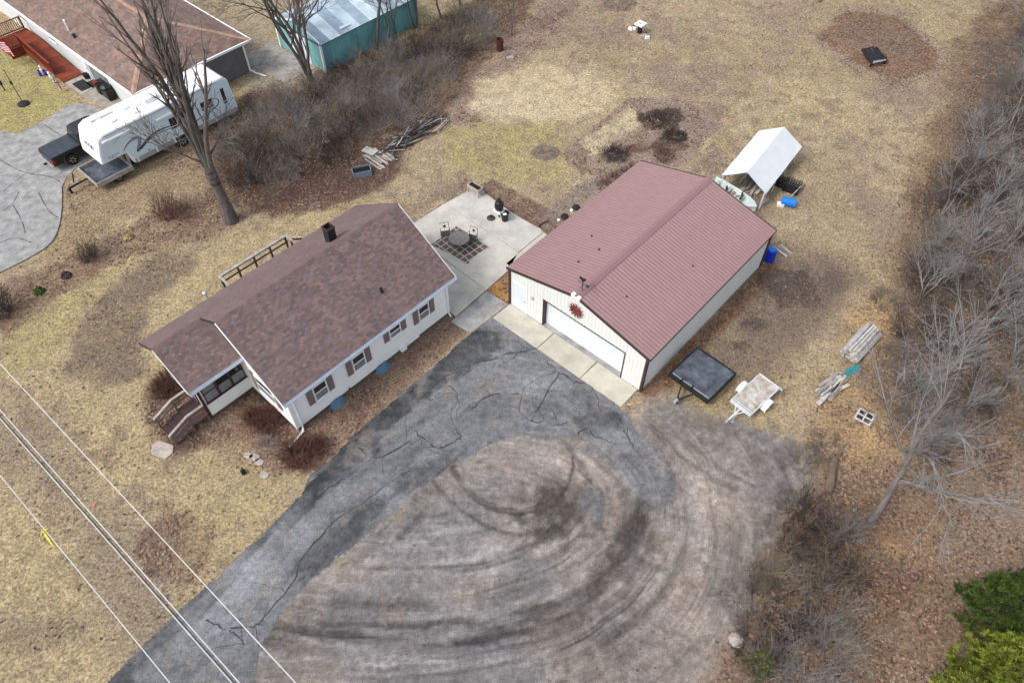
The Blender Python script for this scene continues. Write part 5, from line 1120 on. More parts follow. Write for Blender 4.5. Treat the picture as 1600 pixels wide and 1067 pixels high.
t = thing('window_sash', 'old white four pane window sash lying in the grass', 'window', W(-.08, 27.05, .02), A+R_(3))
for a in ((-.42, .42, -.40, -.31), (-.42, .42, .31, .40), (-.42, -.33, -.31, .31), (.33, .42, -.31, .31), (-.33, .33, -.04, .04)): MB().bx(*a, 0, .05).build('sash_bar', M_('oldpaint'), t)
for a in ((-.035, .035, -.31, -.04), (-.035, .035, .04, .31)): MB().bx(*a, 0, .048).build('muntin', M_('oldpaint'), t)
for sx in (-1, 1):
    for sy in (-1, 1): MB().bx(min(sx*.035, sx*.33), max(sx*.035, sx*.33), min(sy*.04, sy*.31), max(sy*.04, sy*.31), .015, .02).build('pane', M_('glass'), t)
p = gp(1297, 745); lone(MB().tube([(-1.05, .05, .2), (-.5, 0, .21), (.3, 0, .2), (1.0, -.06, .19)], [.2, .21, .19, .16], 10).build('fallen_log', M_('oldwood')), 'short rotting log lying at the gravel edge', 'log', p, R_(68))
p = gp(1150, 1000); lone(MB().lathe((0, 0, 0), [(.32, 0), (.34, .1), (.25, .22), (.1, .27)], 9).build('pale_rock', M_('stone')), 'pale rock in the brush below the gravel yard', 'rock', p)
# ------------------------------------------------------------------ patio furniture
rugm = bpy.data.materials.new('lattice_rug'); rugm.use_nodes = True; n = rugm.node_tree.nodes; l = rugm.node_tree.links; b = n['Principled BSDF']; b.inputs['Roughness'].default_value = .95
tc = n.new('ShaderNodeTexCoord'); mp = n.new('ShaderNodeMapping'); mp.inputs['Rotation'].default_value = (0, 0, R_(45)); mp.inputs['Scale'].default_value = (1, 1, 1); l.new(tc.outputs['Object'], mp.inputs[0])
br = n.new('ShaderNodeTexBrick'); br.offset = 0; br.inputs['Scale'].default_value = 1.0; br.inputs['Mortar Size'].default_value = .036; br.inputs['Brick Width'].default_value = .42; br.inputs['Row Height'].default_value = .42
br.inputs['Color1'].default_value = (.085, .066, .055, 1); br.inputs['Color2'].default_value = (.125, .098, .082, 1); br.inputs['Mortar'].default_value = (.42, .37, .33, 1); l.new(mp.outputs[0], br.inputs[0]); l.new(br.outputs[0], b.inputs['Base Color'])
mb = MB(); nx_, ny_ = 14, 12
def RP(i, j):
    u = -25.45+2.85*i/nx_; v = 21.0+2.25*j/ny_; f = i/nx_; g_ = j/ny_; z_ = .062
    # two corners rucked and pulled in by the wind
    if g_ < .5: v += .35*f*(.5-g_)*2 + .30*(f*(1-f))*(.5-g_)*2
    z_ += .06*max(0, math.sin(f*9+g_*4))*(f > .55)*(g_ < .6)
    u -= .18*g_*(1-g_)*4*(f > .8)
    return (*W(u, v)[:2], z_)
mb.v = [RP(i, j) for j in range(ny_+1) for i in range(nx_+1)]
for j in range(ny_):
    for i in range(nx_): mb.face((j*(nx_+1)+i, j*(nx_+1)+i+1, (j+1)*(nx_+1)+i+1, (j+1)*(nx_+1)+i))
c0 = W(-24, 22.1); mb.v = [(x-c0.x, y-c0.y, z) for x, y, z in mb.v]
rug = mb.build('outdoor_rug', rugm); rug.location = (c0.x, c0.y, 0); m = rug.modifiers.new('solid', 'SOLIDIFY'); m.thickness = .008
tag(rug, 'dark outdoor rug with pale diamond lattice, rucked at one corner', 'rug')
p = gp(717, 373, .72); t = thing('patio_table', 'round grey slatted patio table standing on the rug', 'table', (p.x, p.y, .06), A)
for k in range(13):
    x_ = -.6+k*.1; w_ = math.sqrt(max(.64**2-x_*x_, .01)); MB().bx(x_-.044, x_+.044, -w_, w_, .69, .715).build('slat', mat('table_slat', (.17+.02*(k % 3), .155+.018*(k % 3), .15+.018*(k % 3)), .6, .2, 6) if k < 3 else bpy.data.materials['table_slat' + ('' if k % 3 == 0 else '.%03d' % (k % 3))], t)
MB().tube([(.65*math.cos(a*.2618), .65*math.sin(a*.2618), .70) for a in range(25)], .025, 6).build('rim', M_('iron'), t)
for a in range(4): MB().tube([(.5*math.cos(a*1.571+.6), .5*math.sin(a*1.571+.6), .69), (.25*math.cos(a*1.571+.6), .25*math.sin(a*1.571+.6), .35), (.48*math.cos(a*1.571+.6), .48*math.sin(a*1.571+.6), 0)], .022, 6).build('leg', M_('iron'), t)
def chair(label, loc, rz):
    c = thing('patio_chair', label, 'chair', loc, rz)
    MB().bx(-.27, .27, -.25, .25, .40, .43).build('seat', M_('iron'), c)
    MB().tube([(-.27, .25, .42), (-.26, .36, 1.0), (.26, .36, 1.0), (.27, .25, .42)], .02, 6).tube([(0, .27, .5), (0, .34, .95)], .012, 5).tube([(-.2, .30, .58), (.2, .33, .88)], .01, 5).tube([(.2, .30, .58), (-.2, .33, .88)], .01, 5).lathe((0, .31, .74), [(.01, -.012), (.09, -.01), (.09, .01), (.01, .012)], 10, axis='y').build('backrest', M_('iron'), c)
    for s_ in (-1, 1):
        MB().tube([(s_*.27, .26, .44), (s_*.28, .2, .66), (s_*.28, -.2, .66), (s_*.27, -.24, .44)], .018, 6).build('armrest', M_('iron'), c)
        for y_ in (-.24, .24): MB().tube([(s_*.26, y_, .42), (s_*.28, y_*1.15, 0)], .018, 6).build('leg', M_('iron'), c)
p = gp(697, 374); chair('iron patio chair on the rug nearer the house roof', (p.x, p.y, .06), R_(12))
p = gp(737, 380); chair('iron patio chair on the rug nearer the black smoker', (p.x, p.y, .06), R_(-28))
p = gp(780, 340); t = thing('smoker_grill', 'black kettle smoker on a white stand table at the patio edge', 'grill', (p.x, p.y, .05), A)
MB().bx(-.32, .32, -.28, .28, .52, .60).build('table_top', M_('vinyl'), t); MB().tube([(0, 0, 0), (0, 0, .52)], .05, 8).build('stand', M_('blackmat'), t)
MB().lathe((0, 0, .60), [(.16, 0), (.26, .1), (.29, .3), (.29, .45), (.24, .6), (.1, .68)], 16).build('kettle', M_('blackpt'), t); MB().lathe((0, 0, 1.28), [(.09, 0), (.08, .12), (.13, .14), (.05, .24)], 10).build('chimney_cap', M_('blackmat'), t)
p = gp(776, 341); lathe_thing('umbrella_base', [(.27, 0), (.27, .05), (.2, .09), (.05, .1), (.05, .3), (.02, .31)], 'iron', 'round dark umbrella base beside the smoker stand', 'base', W(-24.35, 25.25, .055))
p = gp(789, 345); t = thing('black_bucket', 'tall black bucket holding a white bag beside the smoker', 'bucket', (p.x, p.y, .055)); MB().lathe((0, 0, 0), [(.2, 0), (.26, .55), (.29, .6), (.24, .6), (.22, .4)], 14).build('pail', M_('blackpt'), t); MB().box((0, -.05, .5), (.26, .2, .14), .4).build('bag', M_('vinyl'), t, bevel=.05)
p = gp(743, 303); t = thing('raised_planter', 'white raised planter box on legs at the patio corner', 'planter', (p.x, p.y, .05), A)
for a in ((-.5, .5, -.24, -.19), (-.5, .5, .19, .24), (-.5, -.45, -.19, .19), (.45, .5, -.19, .19)): MB().bx(*a, .35, .62).build('side', M_('stone'), t)
MB().bx(-.45, .45, -.19, .19, .38, .55).build('soil', M_('soil'), t)
for sx in (-1, 1):
    for sy in (-1, 1): MB().bx(sx*.46-.035, sx*.46+.035, sy*.2-.035, sy*.2+.035, 0, .35).build('leg', M_('stone'), t)
# timber edging along the bed
E_ = thing('timber_edging', 'dark timber edging boards between patio and leaf bed', 'edging')
for a, b in (((758, 300), (782, 318)), ((784, 320), (812, 338)), ((812, 338), (842, 355)), ((842, 352), (856, 345)), ((858, 346), (868, 356)), ((846, 358), (858, 368))):
    MB().beam(gp(*a, .08), gp(*b, .08), .09, .2, 0, (.9, .8, .8)).build('timber', M_('oldwood'), E_)
rg = random.Random(2)
for k, (a, b) in enumerate(((873, 345), (882, 340), (893, 330), (900, 326))):
    p = gp(a, b); lone(MB().lathe((0, 0, 0), [(.09, 0), (.12, .06), (.09, .13), (.03, .16)] if k % 2 == 0 else [(.2, 0), (.28, .08), (.2, .2), (.05, .26)], 8).build('jug' if k % 2 == 0 else 'black_bag', M_('vinyl' if k % 2 == 0 else 'blackmat')), 'white jug among black bags along the garage wall' if k % 2 == 0 else 'black bag among white jugs along the garage wall', 'jug' if k % 2 == 0 else 'bag', p, group='clutter along the garage side')
# ------------------------------------------------------------------ yard objects
p = gp(781, 79); t = thing('burn_barrel', 'rusty dark red burn barrel at the thicket edge', 'barrel', p); MB().lathe((0, 0, 0), [(.27, 0), (.29, .03), (.28, .3), (.295, .32), (.28, .34), (.28, .62), (.295, .64), (.28, .66), (.285, .98), (.25, .98), (.24, .55)], 18).build('drum', M_('rust'), t)
lone(MB().box((0, 0, .1), (.5, .3, .2), .2).build('stone_block', M_('stone')), 'grey stone block beside the burn barrel', 'stone', gp(797, 93))
p = gp(999, 52); t = thing('fire_pit_stand', 'white square topped pedestal with black stem and loose blocks in the lawn', 'pedestal', p, A); MB().bx(-.14, .14, -.14, .14, 0, .72).build('stem', M_('blackmat'), t)
for a in ((-.38, .38, -.38, -.14), (-.38, .38, .14, .38), (-.38, -.14, -.14, .14), (.14, .38, -.14, .14)): MB().bx(*a, .72, .84).build('cap_stone', M_('vinyl'), t)
for k, (a, b) in enumerate(((990, 47), (1008, 58), (1011, 61), (1003, 60), (985, 47))): lone(MB().box((0, 0, .1), (.35, .22, .2)).build('concrete_block', M_('stone' if k % 2 else 'vinyl')), 'loose block lying round the white topped pedestal', 'block', gp(a, b), rg.uniform(0, 3), group='blocks round the pedestal')
p = gp(1362, 98); t = thing('broken_cart', 'dark collapsed wooden cart on the leaf mound', 'cart', (p.x, p.y, .2), R_(15))
for k in range(6): MB().box((-.5+k*.21, .1, .42+.02*(k % 3)), (.18, 1.5, .04), .05*(k % 2)).build('slat', M_('blackmat'), t)
for y_ in (-.75, -.55): MB().box((0, y_, .34), (1.3, .14, .05), .08).build('end_board', M_('steel'), t)
for sx in (-1, 1): MB().beam((sx*.62, -.8, .3), (sx*.62, .9, .5), .08, .16).build('side_rail', M_('blackmat'), t); MB().bx(sx*.6-.05, sx*.6+.05, -.7, -.6, -.05, .34).build('leg', M_('blackmat'), t)
MB().beam((-.5, .88, .5), (.45, .88, .55), .06, .12).build('handle', M_('iron'), t)
p = gp(566, 272); t = thing('metal_planter', 'blue grey metal trough filled with dark soil by the thicket', 'planter', p, A+R_(60))
for a in ((-.62, .62, -.36, -.31), (-.62, .62, .31, .36), (-.62, -.57, -.31, .31), (.57, .62, -.31, .31)): MB().bx(*a, 0, .42).build('side', mat('blue_grey_metal', (.17, .22, .27), .5, .2, 4), t)
MB().bx(-.57, .57, -.31, .31, 0, .3).build('soil', M_('soil'), t)
planks('old_pallet_boards', 'faded board stack beside the branch pile', 'lumber', gp(592, 248), A+R_(-4), 16, 2.0, 'graywood', 21, wd=(.1, .2), spread=.7, layers=3, twist=.08)
lone(MB().box((0, 0, .10), (1.0, .6, .05), .2).build('plywood_sheet', M_('conc')), 'pale plywood sheet lying on the faded boards', 'plywood', gp(578, 238, .1), A)
t = thing('branch_pile', 'long pile of cut dark branches beside the thicket', 'branch pile', gp(640, 218), 0); rg = random.Random(31); q0 = gp(640, 218)
for k in range(90):
    f = rg.uniform(0, 1); pa = gp(605+85*f+rg.uniform(-10, 10), 238-48*f+rg.uniform(-8, 8)); a = A+R_(92)+rg.gauss(0, .35); L = rg.uniform(.8, 2.4); z_ = .08+rg.uniform(0, .6)*(1-abs(2*f-1)**2); d = Vector((math.cos(a), math.sin(a), rg.uniform(-.08, .08)))*L/2; c = Vector((pa.x-q0.x, pa.y-q0.y, z_)); m_ = c+Vector((rg.uniform(-.1, .1), rg.uniform(-.1, .1), .04)); r0 = rg.uniform(.025, .06); q = rg.uniform(.6, 1.7)
    MB().tube([c-d, m_, c+d], [r0, r0*.9, r0*.6], 5, 0, (q, q, q)).build('branch', M_('barkd' if k % 3 else 'logs'), t)
t = thing('firewood_heap', 'small heap of split firewood at the thicket edge', 'firewood', gp(740, 62), R_(30))
for k in range(9):
    x_, y_ = rg.uniform(-.7, .7), rg.uniform(-.3, .3); MB().tube([(x_-.2, y_, .1), (x_+.2, y_+.05, .12+.1*(k % 3))], .1, 7, 0, (1.3, 1.2, .9)).build('log', M_('logs'), t)
for k, (a, b, c) in enumerate(((254, 703, .75), (283, 640, .3), (413, 742, .3), (398, 715, .35), (405, 722, .3), (388, 712, .3))):
    pts = [(c*math.cos(i*1.05+k)*(.8+.2*((i*7+k) % 3)), c*.6*math.sin(i*1.05+k)) for i in range(6)]
    lone(MB().prism(pts, 0, .05).build('stepping_stone', M_('stone')), 'large pale stepping stone at the foot of the porch steps' if k == 0 else ('flat pale stone in the flower bed beside the porch'), 'stone', gp(a, b), R_(-20), group=None if k == 0 else 'flat stones in the bed')
lathe_thing('bed_lantern', [(.12, 0), (.1, .12), (.13, .16), (.09, .3), (.02, .38)], 'blackmat', 'small black lantern in the flower bed', 'lantern', gp(381, 739), 8)
# sprayed utility marks on the grass
mk = MB(); 
for P in ([(64, 838), (67, 828), (76, 826)], [(67, 828), (73, 822)], [(67, 828), (74, 840), (84, 853)], [(76, 854), (86, 854)]):
    Q_ = [gp(*q) for q in P]; ribbon(mk, [(p.x, p.y) for p in Q_], .09, .035, .4, 5)
tag(mk.build('yellow_paint_mark', M_('yellow')), 'yellow spray painted arrow mark on the front lawn', 'paint mark')
mk = MB(); ribbon(mk, [tuple(gp(*q)[:2]) for q in ((143, 792), (146, 790), (150, 786))], .12, .035, .4, 6); tag(mk.build('orange_paint_mark', M_('orange')), 'small orange paint mark on the front lawn', 'paint mark')
# ------------------------------------------------------------------ overhead wires
def wireline(px0, px1, z, r, matn, label, off=0):
    a, b = gp(*px0, z), gp(*px1, z); d = (b-a).normalized(); p0, p1 = a-d*30, b+d*25; pts = []
    for k in range(41):
        f = k/40; p = p0+(p1-p0)*f; pts.append((p.x, p.y, z+1.6*((2*f-1)**2)-.35))
    return tag(MB().tube(pts, r, 5, cap=True).build('power_line', M_(matn)), label, 'wire', 'overhead wires')
wireline((0, 568), (463, 1067), 9.2, .016, 'wire', 'single pale overhead wire on the house side')
wireline((0, 641), (374, 1067), 8.6, .016, 'wire', 'pale wire of the middle overhead bundle')
wireline((0, 651), (366, 1067), 8.6, .018, 'wired', 'dark cable of the middle overhead bundle'); wireline((0, 655), (362, 1067), 8.6, .014, 'wire', 'lower pale wire of the middle overhead bundle')
wireline((0, 745), (264, 1067), 8.6, .015, 'wire', 'single pale overhead wire crossing the yellow paint mark')
# ------------------------------------------------------------------ bare trees and shrubs
def segs_mesh(name, S, mats, tints=None, sides=3, thick=None, thick_sides=7):
    # S: list of (p0, p1, r0, r1, material index)
    A_ = np.array([[*s[0], *s[1], s[2], s[3]] for s in S], 'f8'); mi = np.array([s[4] for s in S])
    V, F_, MI = [], [], []; base = 0
    for big in (0, 1):
        sel = np.where((A_[:, 6] > (thick or 9)) == bool(big))[0]
        if not len(sel): continue
        k = thick_sides if big else sides; Q = A_[sel]; p0, p1 = Q[:, :3], Q[:, 3:6]; d = p1-p0; d /= np.linalg.norm(d, axis=1, keepdims=True)+1e-9
        ref = np.where(np.abs(d[:, 2:3]) < .9, np.array([[0, 0, 1.]]), np.array([[1., 0, 0]])); x = np.cross(d, ref); x /= np.linalg.norm(x, axis=1, keepdims=True); y = np.cross(d, x)
        ang = np.arange(k)*2*np.pi/k; ring = x[:, None]*np.cos(ang)[None, :, None] + y[:, None]*np.sin(ang)[None, :, None]
        ext = d*(Q[:, 6:7]*.35)
        v0 = (p0-ext)[:, None]+ring*Q[:, 6][:, None, None]; v1 = (p1+ext*.5)[:, None]+ring*Q[:, 7][:, None, None]
        n_ = len(sel); V.append(np.concatenate([v0, v1], 1).reshape(-1, 3))
        i = (np.arange(n_)*2*k)[:, None]; j = np.arange(k)[None]; j2 = (j+1) % k
        F_.append((np.stack([i+j, i+j2, i+k+j2, i+k+j], 2)+base).reshape(-1, 4)); MI.append(np.repeat(mi[sel], k)); base += n_*2*k
    V = np.concatenate(V); F_ = np.concatenate(F_); MI = np.concatenate(MI)
    return raw_mesh(name, V, F_, mats, MI)
def raw_mesh(name, V, F_, mats, MI=None, tint=None):
    me = bpy.data.meshes.new(name); nf, k = F_.shape
    me.vertices.add(len(V)); me.vertices.foreach_set('co', np.asarray(V, 'f4').ravel()); me.loops.add(nf*k); me.loops.foreach_set('vertex_index', F_.astype('i4').ravel())
    me.polygons.add(nf); me.polygons.foreach_set('loop_start', np.arange(0, nf*k, k, dtype='i4')); me.polygons.foreach_set('loop_total', np.full(nf, k, 'i4'))
    for m in mats: me.materials.append(m)
    if MI is not None and len(mats) > 1: me.polygons.foreach_set('material_index', MI.astype('i4'))
    at = me.attributes.new('tint', 'FLOAT_COLOR', 'FACE'); q = np.ones((nf, 4), 'f4')
    if tint is not None: q[:, :3] = tint
    at.data.foreach_set('color', q.ravel()); me.update(calc_edges=True); return me
def rot_about(d, ax, a): return Matrix.Rotation(a, 3, ax) @ d
def grow(S, rg, p, d, L, r, lvl, maxl, up=.15, ang=(.45, .9), kids=(3, 5), jit=.14, rmin=.007, mi=0, split=0, ratio=(.45, .72)):
    n_ = max(3, int(L/(.45 if lvl else .7))); n_ = min(n_, 9); stp = L/n_; pts = [(p.copy(), r)]
    rr = r
    for i in range(n_):
        d = (d + Vector((rg.gauss(0, jit), rg.gauss(0, jit), rg.gauss(0, jit*.6)+up*.12))).normalized(); q = p+d*stp; r2 = max(rmin, r*(1-.72*(i+1)/n_)); S.append((p.copy(), q.copy(), rr, r2, mi if r2 > .035 else mi+1)); p = q; rr = r2; pts.append((q.copy(), r2))
    if lvl >= maxl: return
    nk = rg.randint(*kids) if lvl else rg.randint(kids[0]+2, kids[1]+3)
    for k in range(nk):
        f = rg.uniform(.25, 1.) if lvl else rg.uniform(.38, 1.); i = min(int(f*n_), n_); bp, br = pts[i]
        ax = Vector((rg.gauss(0, 1), rg.gauss(0, 1), rg.gauss(0, .3))).normalized(); ax = (ax - d*ax.dot(d)).normalized(); nd = rot_about(d, ax, rg.uniform(*ang)); nd = (nd+Vector((0, 0, up))).normalized()
        grow(S, rg, bp, nd, L*rg.uniform(*ratio)*(1.1-.35*f), max(rmin, br*rg.uniform(.5, .8)), lvl+1, maxl, up, ang, kids, jit, rmin, mi, 0, ratio)
def split_tree(name, label, S, loc, mats, rz=0, group=None, tr=.055):
    t = thing(name, label, 'tree', loc, rz, group); tr = min(tr, .5*max(s[2] for s in S))
    big = [s for s in S if s[2] > tr]; sm = [s for s in S if s[2] <= tr]
    put('trunk', segs_mesh('trunk', big, mats, sides=8), t); put('crown', segs_mesh('crown', sm, mats, sides=3), t); return t
def stem_tree(rg, stems, h, r, maxl, lean=.25, mi=0, **k):
    S = []
    for q in range(stems):
        a = rg.uniform(0, 6.28); d = Vector((math.cos(a)*lean*rg.uniform(.3, 1), math.sin(a)*lean*rg.uniform(.3, 1), 1)).normalized()
        grow(S, rg, Vector((math.cos(a)*.12*(stems > 1), math.sin(a)*.12*(stems > 1), -.05)), d, h*rg.uniform(.75, 1), r*rg.uniform(.7, 1), 0, maxl, mi=mi, **k)
    return S
BK = [M_('bark'), M_('twig')]; BK2 = [M_('bark2'), M_('twigg')]; BKD = [M_('barkd'), M_('twigd')]
# big bare maple beside the camper: one trunk that divides into steep limbs
rg = random.Random(71); S = []; base = gp(361, 345); trunk = [Vector((0, 0, -.1)), Vector((.02, .05, 1.2)), Vector((-.1, .12, 2.6)), Vector((-.12, .1, 4.3))]; tr_ = [.52, .36, .33, .33]
for i in range(3):
    for k in range(4):
        a, b = trunk[i].lerp(trunk[i+1], k/4), trunk[i].lerp(trunk[i+1], (k+1)/4); S.append((a, b, tr_[i]+(tr_[i+1]-tr_[i])*k/4, tr_[i]+(tr_[i+1]-tr_[i])*(k+1)/4, 0))
for k in range(11):
    a = k*.571+rg.uniform(-.3, .3); sp = rg.uniform(.02, .13); d = Vector((math.cos(a)*sp, math.sin(a)*sp, 1)).normalized(); grow(S, rg, Vector((-.12+.1*math.cos(a), .1+.1*math.sin(a), 3.5+.10*k)), d, rg.uniform(9, 12), rg.uniform(.11, .18), 0, 2, up=.22, ang=(.25, .7), kids=(4, 6), jit=.05, rmin=.009, ratio=(.18, .38))
for a, z_, L in ((3.4, 4.2, 4), (0.2, 4.6, 4)): grow(S, rg, Vector((-.1, .1, z_)), Vector((math.cos(a)*.8, math.sin(a)*.8, .75)).normalized(), L, .08, 0, 3, up=.2, ang=(.3, .8), kids=(3, 5), jit=.09, rmin=.009)
split_tree('maple_tree', 'tall bare grey tree rising in front of the white camper', S, base, BK, tr=.07)
# secondary trees: prototypes copied with their parts
protos = []
for i, (st_, h, r, ml) in enumerate(((1, 9, .15, 3), (3, 8.5, .12, 3), (2, 6.5, .09, 3), (4, 5., .06, 2))):
    rg = random.Random(100+i); protos.append(stem_tree(rg, st_, h, r, ml, lean=.3, kids=(3, 5), jit=.1, up=.16, rmin=.009))
def plant_trees(spots, label_of, group, mats, name, wide=1.):
    made = {}
    for j, (px, py, k, s_) in enumerate(spots):
        loc = gp(px, py)
        if k not in made:
            o = split_tree(name, label_of(j), protos[k], loc, mats, group=group); made[k] = o
        else:
            o = copy_tree(made[k]); o['label'] = label_of(j); o.location = loc
        o.rotation_euler = (0, 0, random.Random(j*7+k).uniform(0, 6.28)); o.scale = (s_*wide, s_*wide, s_)
split_tree('multi_stem_tree', 'many stemmed bare tree in front of the teal shed end wall', stem_tree(random.Random(61), 6, 11, .17, 3, lean=.30, kids=(3, 5), jit=.08, up=.16, rmin=.009), gp(487, 126), BK)
plant_trees([(588, 78, 0, 1.1)], lambda j: 'straight dark trunk standing before the teal shed long wall', None, BK, 'bare_tree')
plant_trees([(606, 72, 2, .95), (622, 60, 2, .85), (650, 45, 1, .75), (690, 30, 0, .7), (720, 8, 2, .9), (745, 0, 1, .7)], lambda j: 'slim bare tree in the thicket beside the teal shed', 'slim trees behind the thicket', BK, 'slim_tree')
plant_trees([(797, 55, 2, .8)], lambda j: 'slim young trunk right beside the burn barrel', None, BK, 'young_tree')
plant_trees([(1280, 3, 0, .9)], lambda j: 'bare trunk standing behind the leaf mound', None, BK, 'lawn_tree')
# leaning pale tree at the wood edge
rg = random.Random(91); S = []; grow(S, rg, Vector((0, 0, -.1)), Vector((.02, .08, 1)).normalized(), 9.5, .17, 0, 3, up=.05, ang=(.5, 1.1), kids=(5, 7), jit=.06, rmin=.009, ratio=(.40, .62))
grow(S, rg, Vector((.1, .3, 3.0)), Vector((.9, -.3, .5)).normalized(), 3.5, .07, 1, 3, up=-.1, ang=(.5, 1.1), kids=(4, 6), jit=.08, rmin=.009)
split_tree('pale_barked_tree', 'pale barked bare tree with grey spreading twigs at the wood edge', S, gp(1362, 812), BK2, tr=.06)
sp = [(a, b, c, d*.62) for a, b, c, d in [(1470, 335, 2, 1.), (1520, 270, 1, .9), (1575, 215, 0, .8), (1495, 440, 1, .8), (1560, 400, 2, 1.1), (1590, 480, 1, .9), (1440, 470, 3, 1.1), (1525, 545, 2, 1.), (1580, 570, 3, 1.2), (1475, 590, 3, 1.1), (1575, 145, 2, .9), (1595, 60, 1, .9), (1560, 20, 2, .9), (1545, 330, 3, 1.2), (1600, 330, 1, 1.), (1500, 650, 3, .9), (1420, 690, 3, .9), (1590, 690, 2, .9), (1465, 390, 3, 1.), (1540, 480, 1, .8), (1605, 540, 2, 1.2), (1555, 620, 2, .9), (1510, 380, 2, .9), (1600, 270, 3, 1.3)]]
plant_trees(sp, lambda j: 'bare grey woodland tree in the tangled woods beside the yard', 'trees of the woods', BK2, 'woodland_tree', 1.35)
# shrubs
UL = dict(twigg='pale grey bare undergrowth shrub inside the woods beside the yard', twig='brown bare undergrowth shrub inside the woods beside the yard', twigd='blackish bare undergrowth shrub inside the woods beside the yard')
TL = dict(twig='bare brown thicket shrub packed between camper and branch pile', twigg='pale grey thicket shrub packed between camper and branch pile', twigo='straw coloured thicket shrub packed between camper and branch pile', twigd='blackish thicket shrub packed between camper and branch pile')
def shrub_S(seed, n_, h, w_, spread=.6, lv=1, r=.014, kids=(3, 5)):
    rg = random.Random(seed); S = []
    for k in range(n_):
        a = rg.uniform(0, 6.28); q = math.sqrt(rg.random())*w_; f = spread*rg.uniform(.2, 1.1)
        d = Vector((math.cos(a)*f+rg.gauss(0, .25), math.sin(a)*f+rg.gauss(0, .25), 1)).normalized(); grow(S, rg, Vector((math.cos(a)*q, math.sin(a)*q, -.03)), d, h*rg.uniform(.55, 1.05), r*rg.uniform(.7, 1.2), 1, 1+lv, up=.05, ang=(.4, 1.0), kids=kids, jit=.16, rmin=.006, mi=0)
    return S
SH = {}
for nm, args in dict(thick=(201, 40, 2.0, .9, .9, 1, .018), thick2=(202, 36, 1.7, 1.1, 1.2, 1, .018), tangle=(206, 30, 2.5, .9, 1.6, 2, .014, (3, 4)), tall=(203, 30, 3.0, .7, .5, 2), upright=(204, 70, 1.9, .5, .35, 1), low=(205, 60, .75, .7, 1.0, 1), dense=(207, 130, .95, .55, .9, 1, .02, (4, 6))).items(): SH[nm] = shrub_S(*args)
_sm = {}
def shrub(kind, matn, label, px, s_=1., group=None, name='shrub', z=0, rz=0, sz=1., cat='shrub'):
    key = (kind, matn)
    if key not in _sm: _sm[key] = segs_mesh('twigs', SH[kind], [M_(matn), M_(matn)], sides=3)
    loc = gp(*px); t = thing(name, label, cat, loc, rz, group); put('twigs', _sm[key], t); t.scale = (s_, s_, s_*sz); return t
rg = random.Random(17)
THK = pol([(345, 285), (370, 215), (430, 165), (510, 130), (560, 118), (640, 75), (700, 45), (745, 20), (770, 30), (735, 90), (700, 135), (680, 170), (610, 205), (570, 235), (520, 262), (450, 285), (400, 300)])
def scatter_in(P, n_, mind, seed):
    r_ = np.random.RandomState(seed); lo, hi = P.min(0), P.max(0); out = []
    for _ in range(n_*60):
        q = lo+(hi-lo)*r_.rand(2)
        if sdpoly(np.array([q[0]]), np.array([q[1]]), P)[0] < 0 and all((q[0]-a)**2+(q[1]-b)**2 > mind*mind for a, b in out): out.append(tuple(q))
        if len(out) >= n_: break
    return out
def world_shrub(kind, matn, label, xy, s_, rz, group, name, sz=1.):
    key = (kind, matn)
    if key not in _sm: _sm[key] = segs_mesh('twigs', SH[kind], [M_(matn), M_(matn)], sides=3)
    t = thing(name, label, 'shrub', (xy[0], xy[1], 0), rz, group); put('twigs', _sm[key], t); t.scale = (s_, s_, s_*sz)
for i, q in enumerate(scatter_in(THK, 125, .9, 5)):
    k = rg.choice(('thick', 'thick2', 'tangle', 'thick2')); m_ = rg.choice(('twig', 'twigd', 'twigg', 'twigg', 'twigo', 'twigd'))
    world_shrub(k, m_, TL[m_], q, rg.uniform(.5, 1.05), rg.uniform(0, 6), 'shrubs of the thicket', 'thicket_shrub')
WD = pol([(1600, 40), (1560, 150), (1500, 240), (1450, 330), (1425, 420), (1415, 500), (1405, 560), (1410, 640), (1430, 720), (1540, 740), (1620, 640), (1720, 500), (1680, 60)])
for i, q in enumerate(scatter_in(WD, 105, 1.0, 6)):
    k = rg.choice(('tangle', 'tangle', 'thick2', 'tangle')); m_ = rg.choice(('twigg', 'twigg', 'twig', 'twigd', 'twigd'))
    world_shrub(k, m_, UL[m_], q, rg.uniform(.5, 1.0), rg.uniform(0, 6), 'undergrowth of the woods', 'undergrowth_shrub', .85)
LO = pol([(1260, 790), (1320, 830), (1330, 930), (1300, 1040), (1200, 1090), (1150, 1000), (1190, 880)])
for i, q in enumerate(scatter_in(LO, 40, .8, 8)):
    k, m_ = rg.choice(('thick', 'low', 'tangle')), rg.choice(('twig', 'twigo', 'twigg', 'twigd'))
    world_shrub(k, m_, dict(twig='low brown brush', twigo='low straw coloured brush', twigg='low pale grey brush', twigd='low blackish brush')[m_]+' below the gravel yard', q, rg.uniform(.6, .95), rg.uniform(0, 6), 'brush below the gravel yard', 'brush_shrub')
for a in ((1235, 790), (1215, 840), (1290, 700), (1255, 720), (1395, 640), (1390, 560), (1380, 470)): shrub('low', 'twig', 'low scrub clump along the gravel and wood edge', a, 1.0, 'scrub along the wood edge', 'scrub_clump', rz=rg.uniform(0, 6))
shrub('upright', 'twigr', 'upright russet shrub beside the bare maple', (262, 338), 1.05, name='russet_shrub'); shrub('thick2', 'twigr', 'spreading dark shrub touching the russet shrub', (300, 335), .75, name='dark_spreading_shrub')
shrub('upright', 'twigr', 'russet twig clump between the maple trunk and the thicket', (372, 285), 1.0, name='russet_clump')
shrub('upright', 'twigd', 'dark fan shaped bare bush on the bank above the lawn', (142, 405), .85, name='fan_bush', sz=.9); shrub('upright', 'twigd', 'large dark bare bush at the lawn edge by the concrete drive', (5, 490), 1.15, name='large_dark_bush')
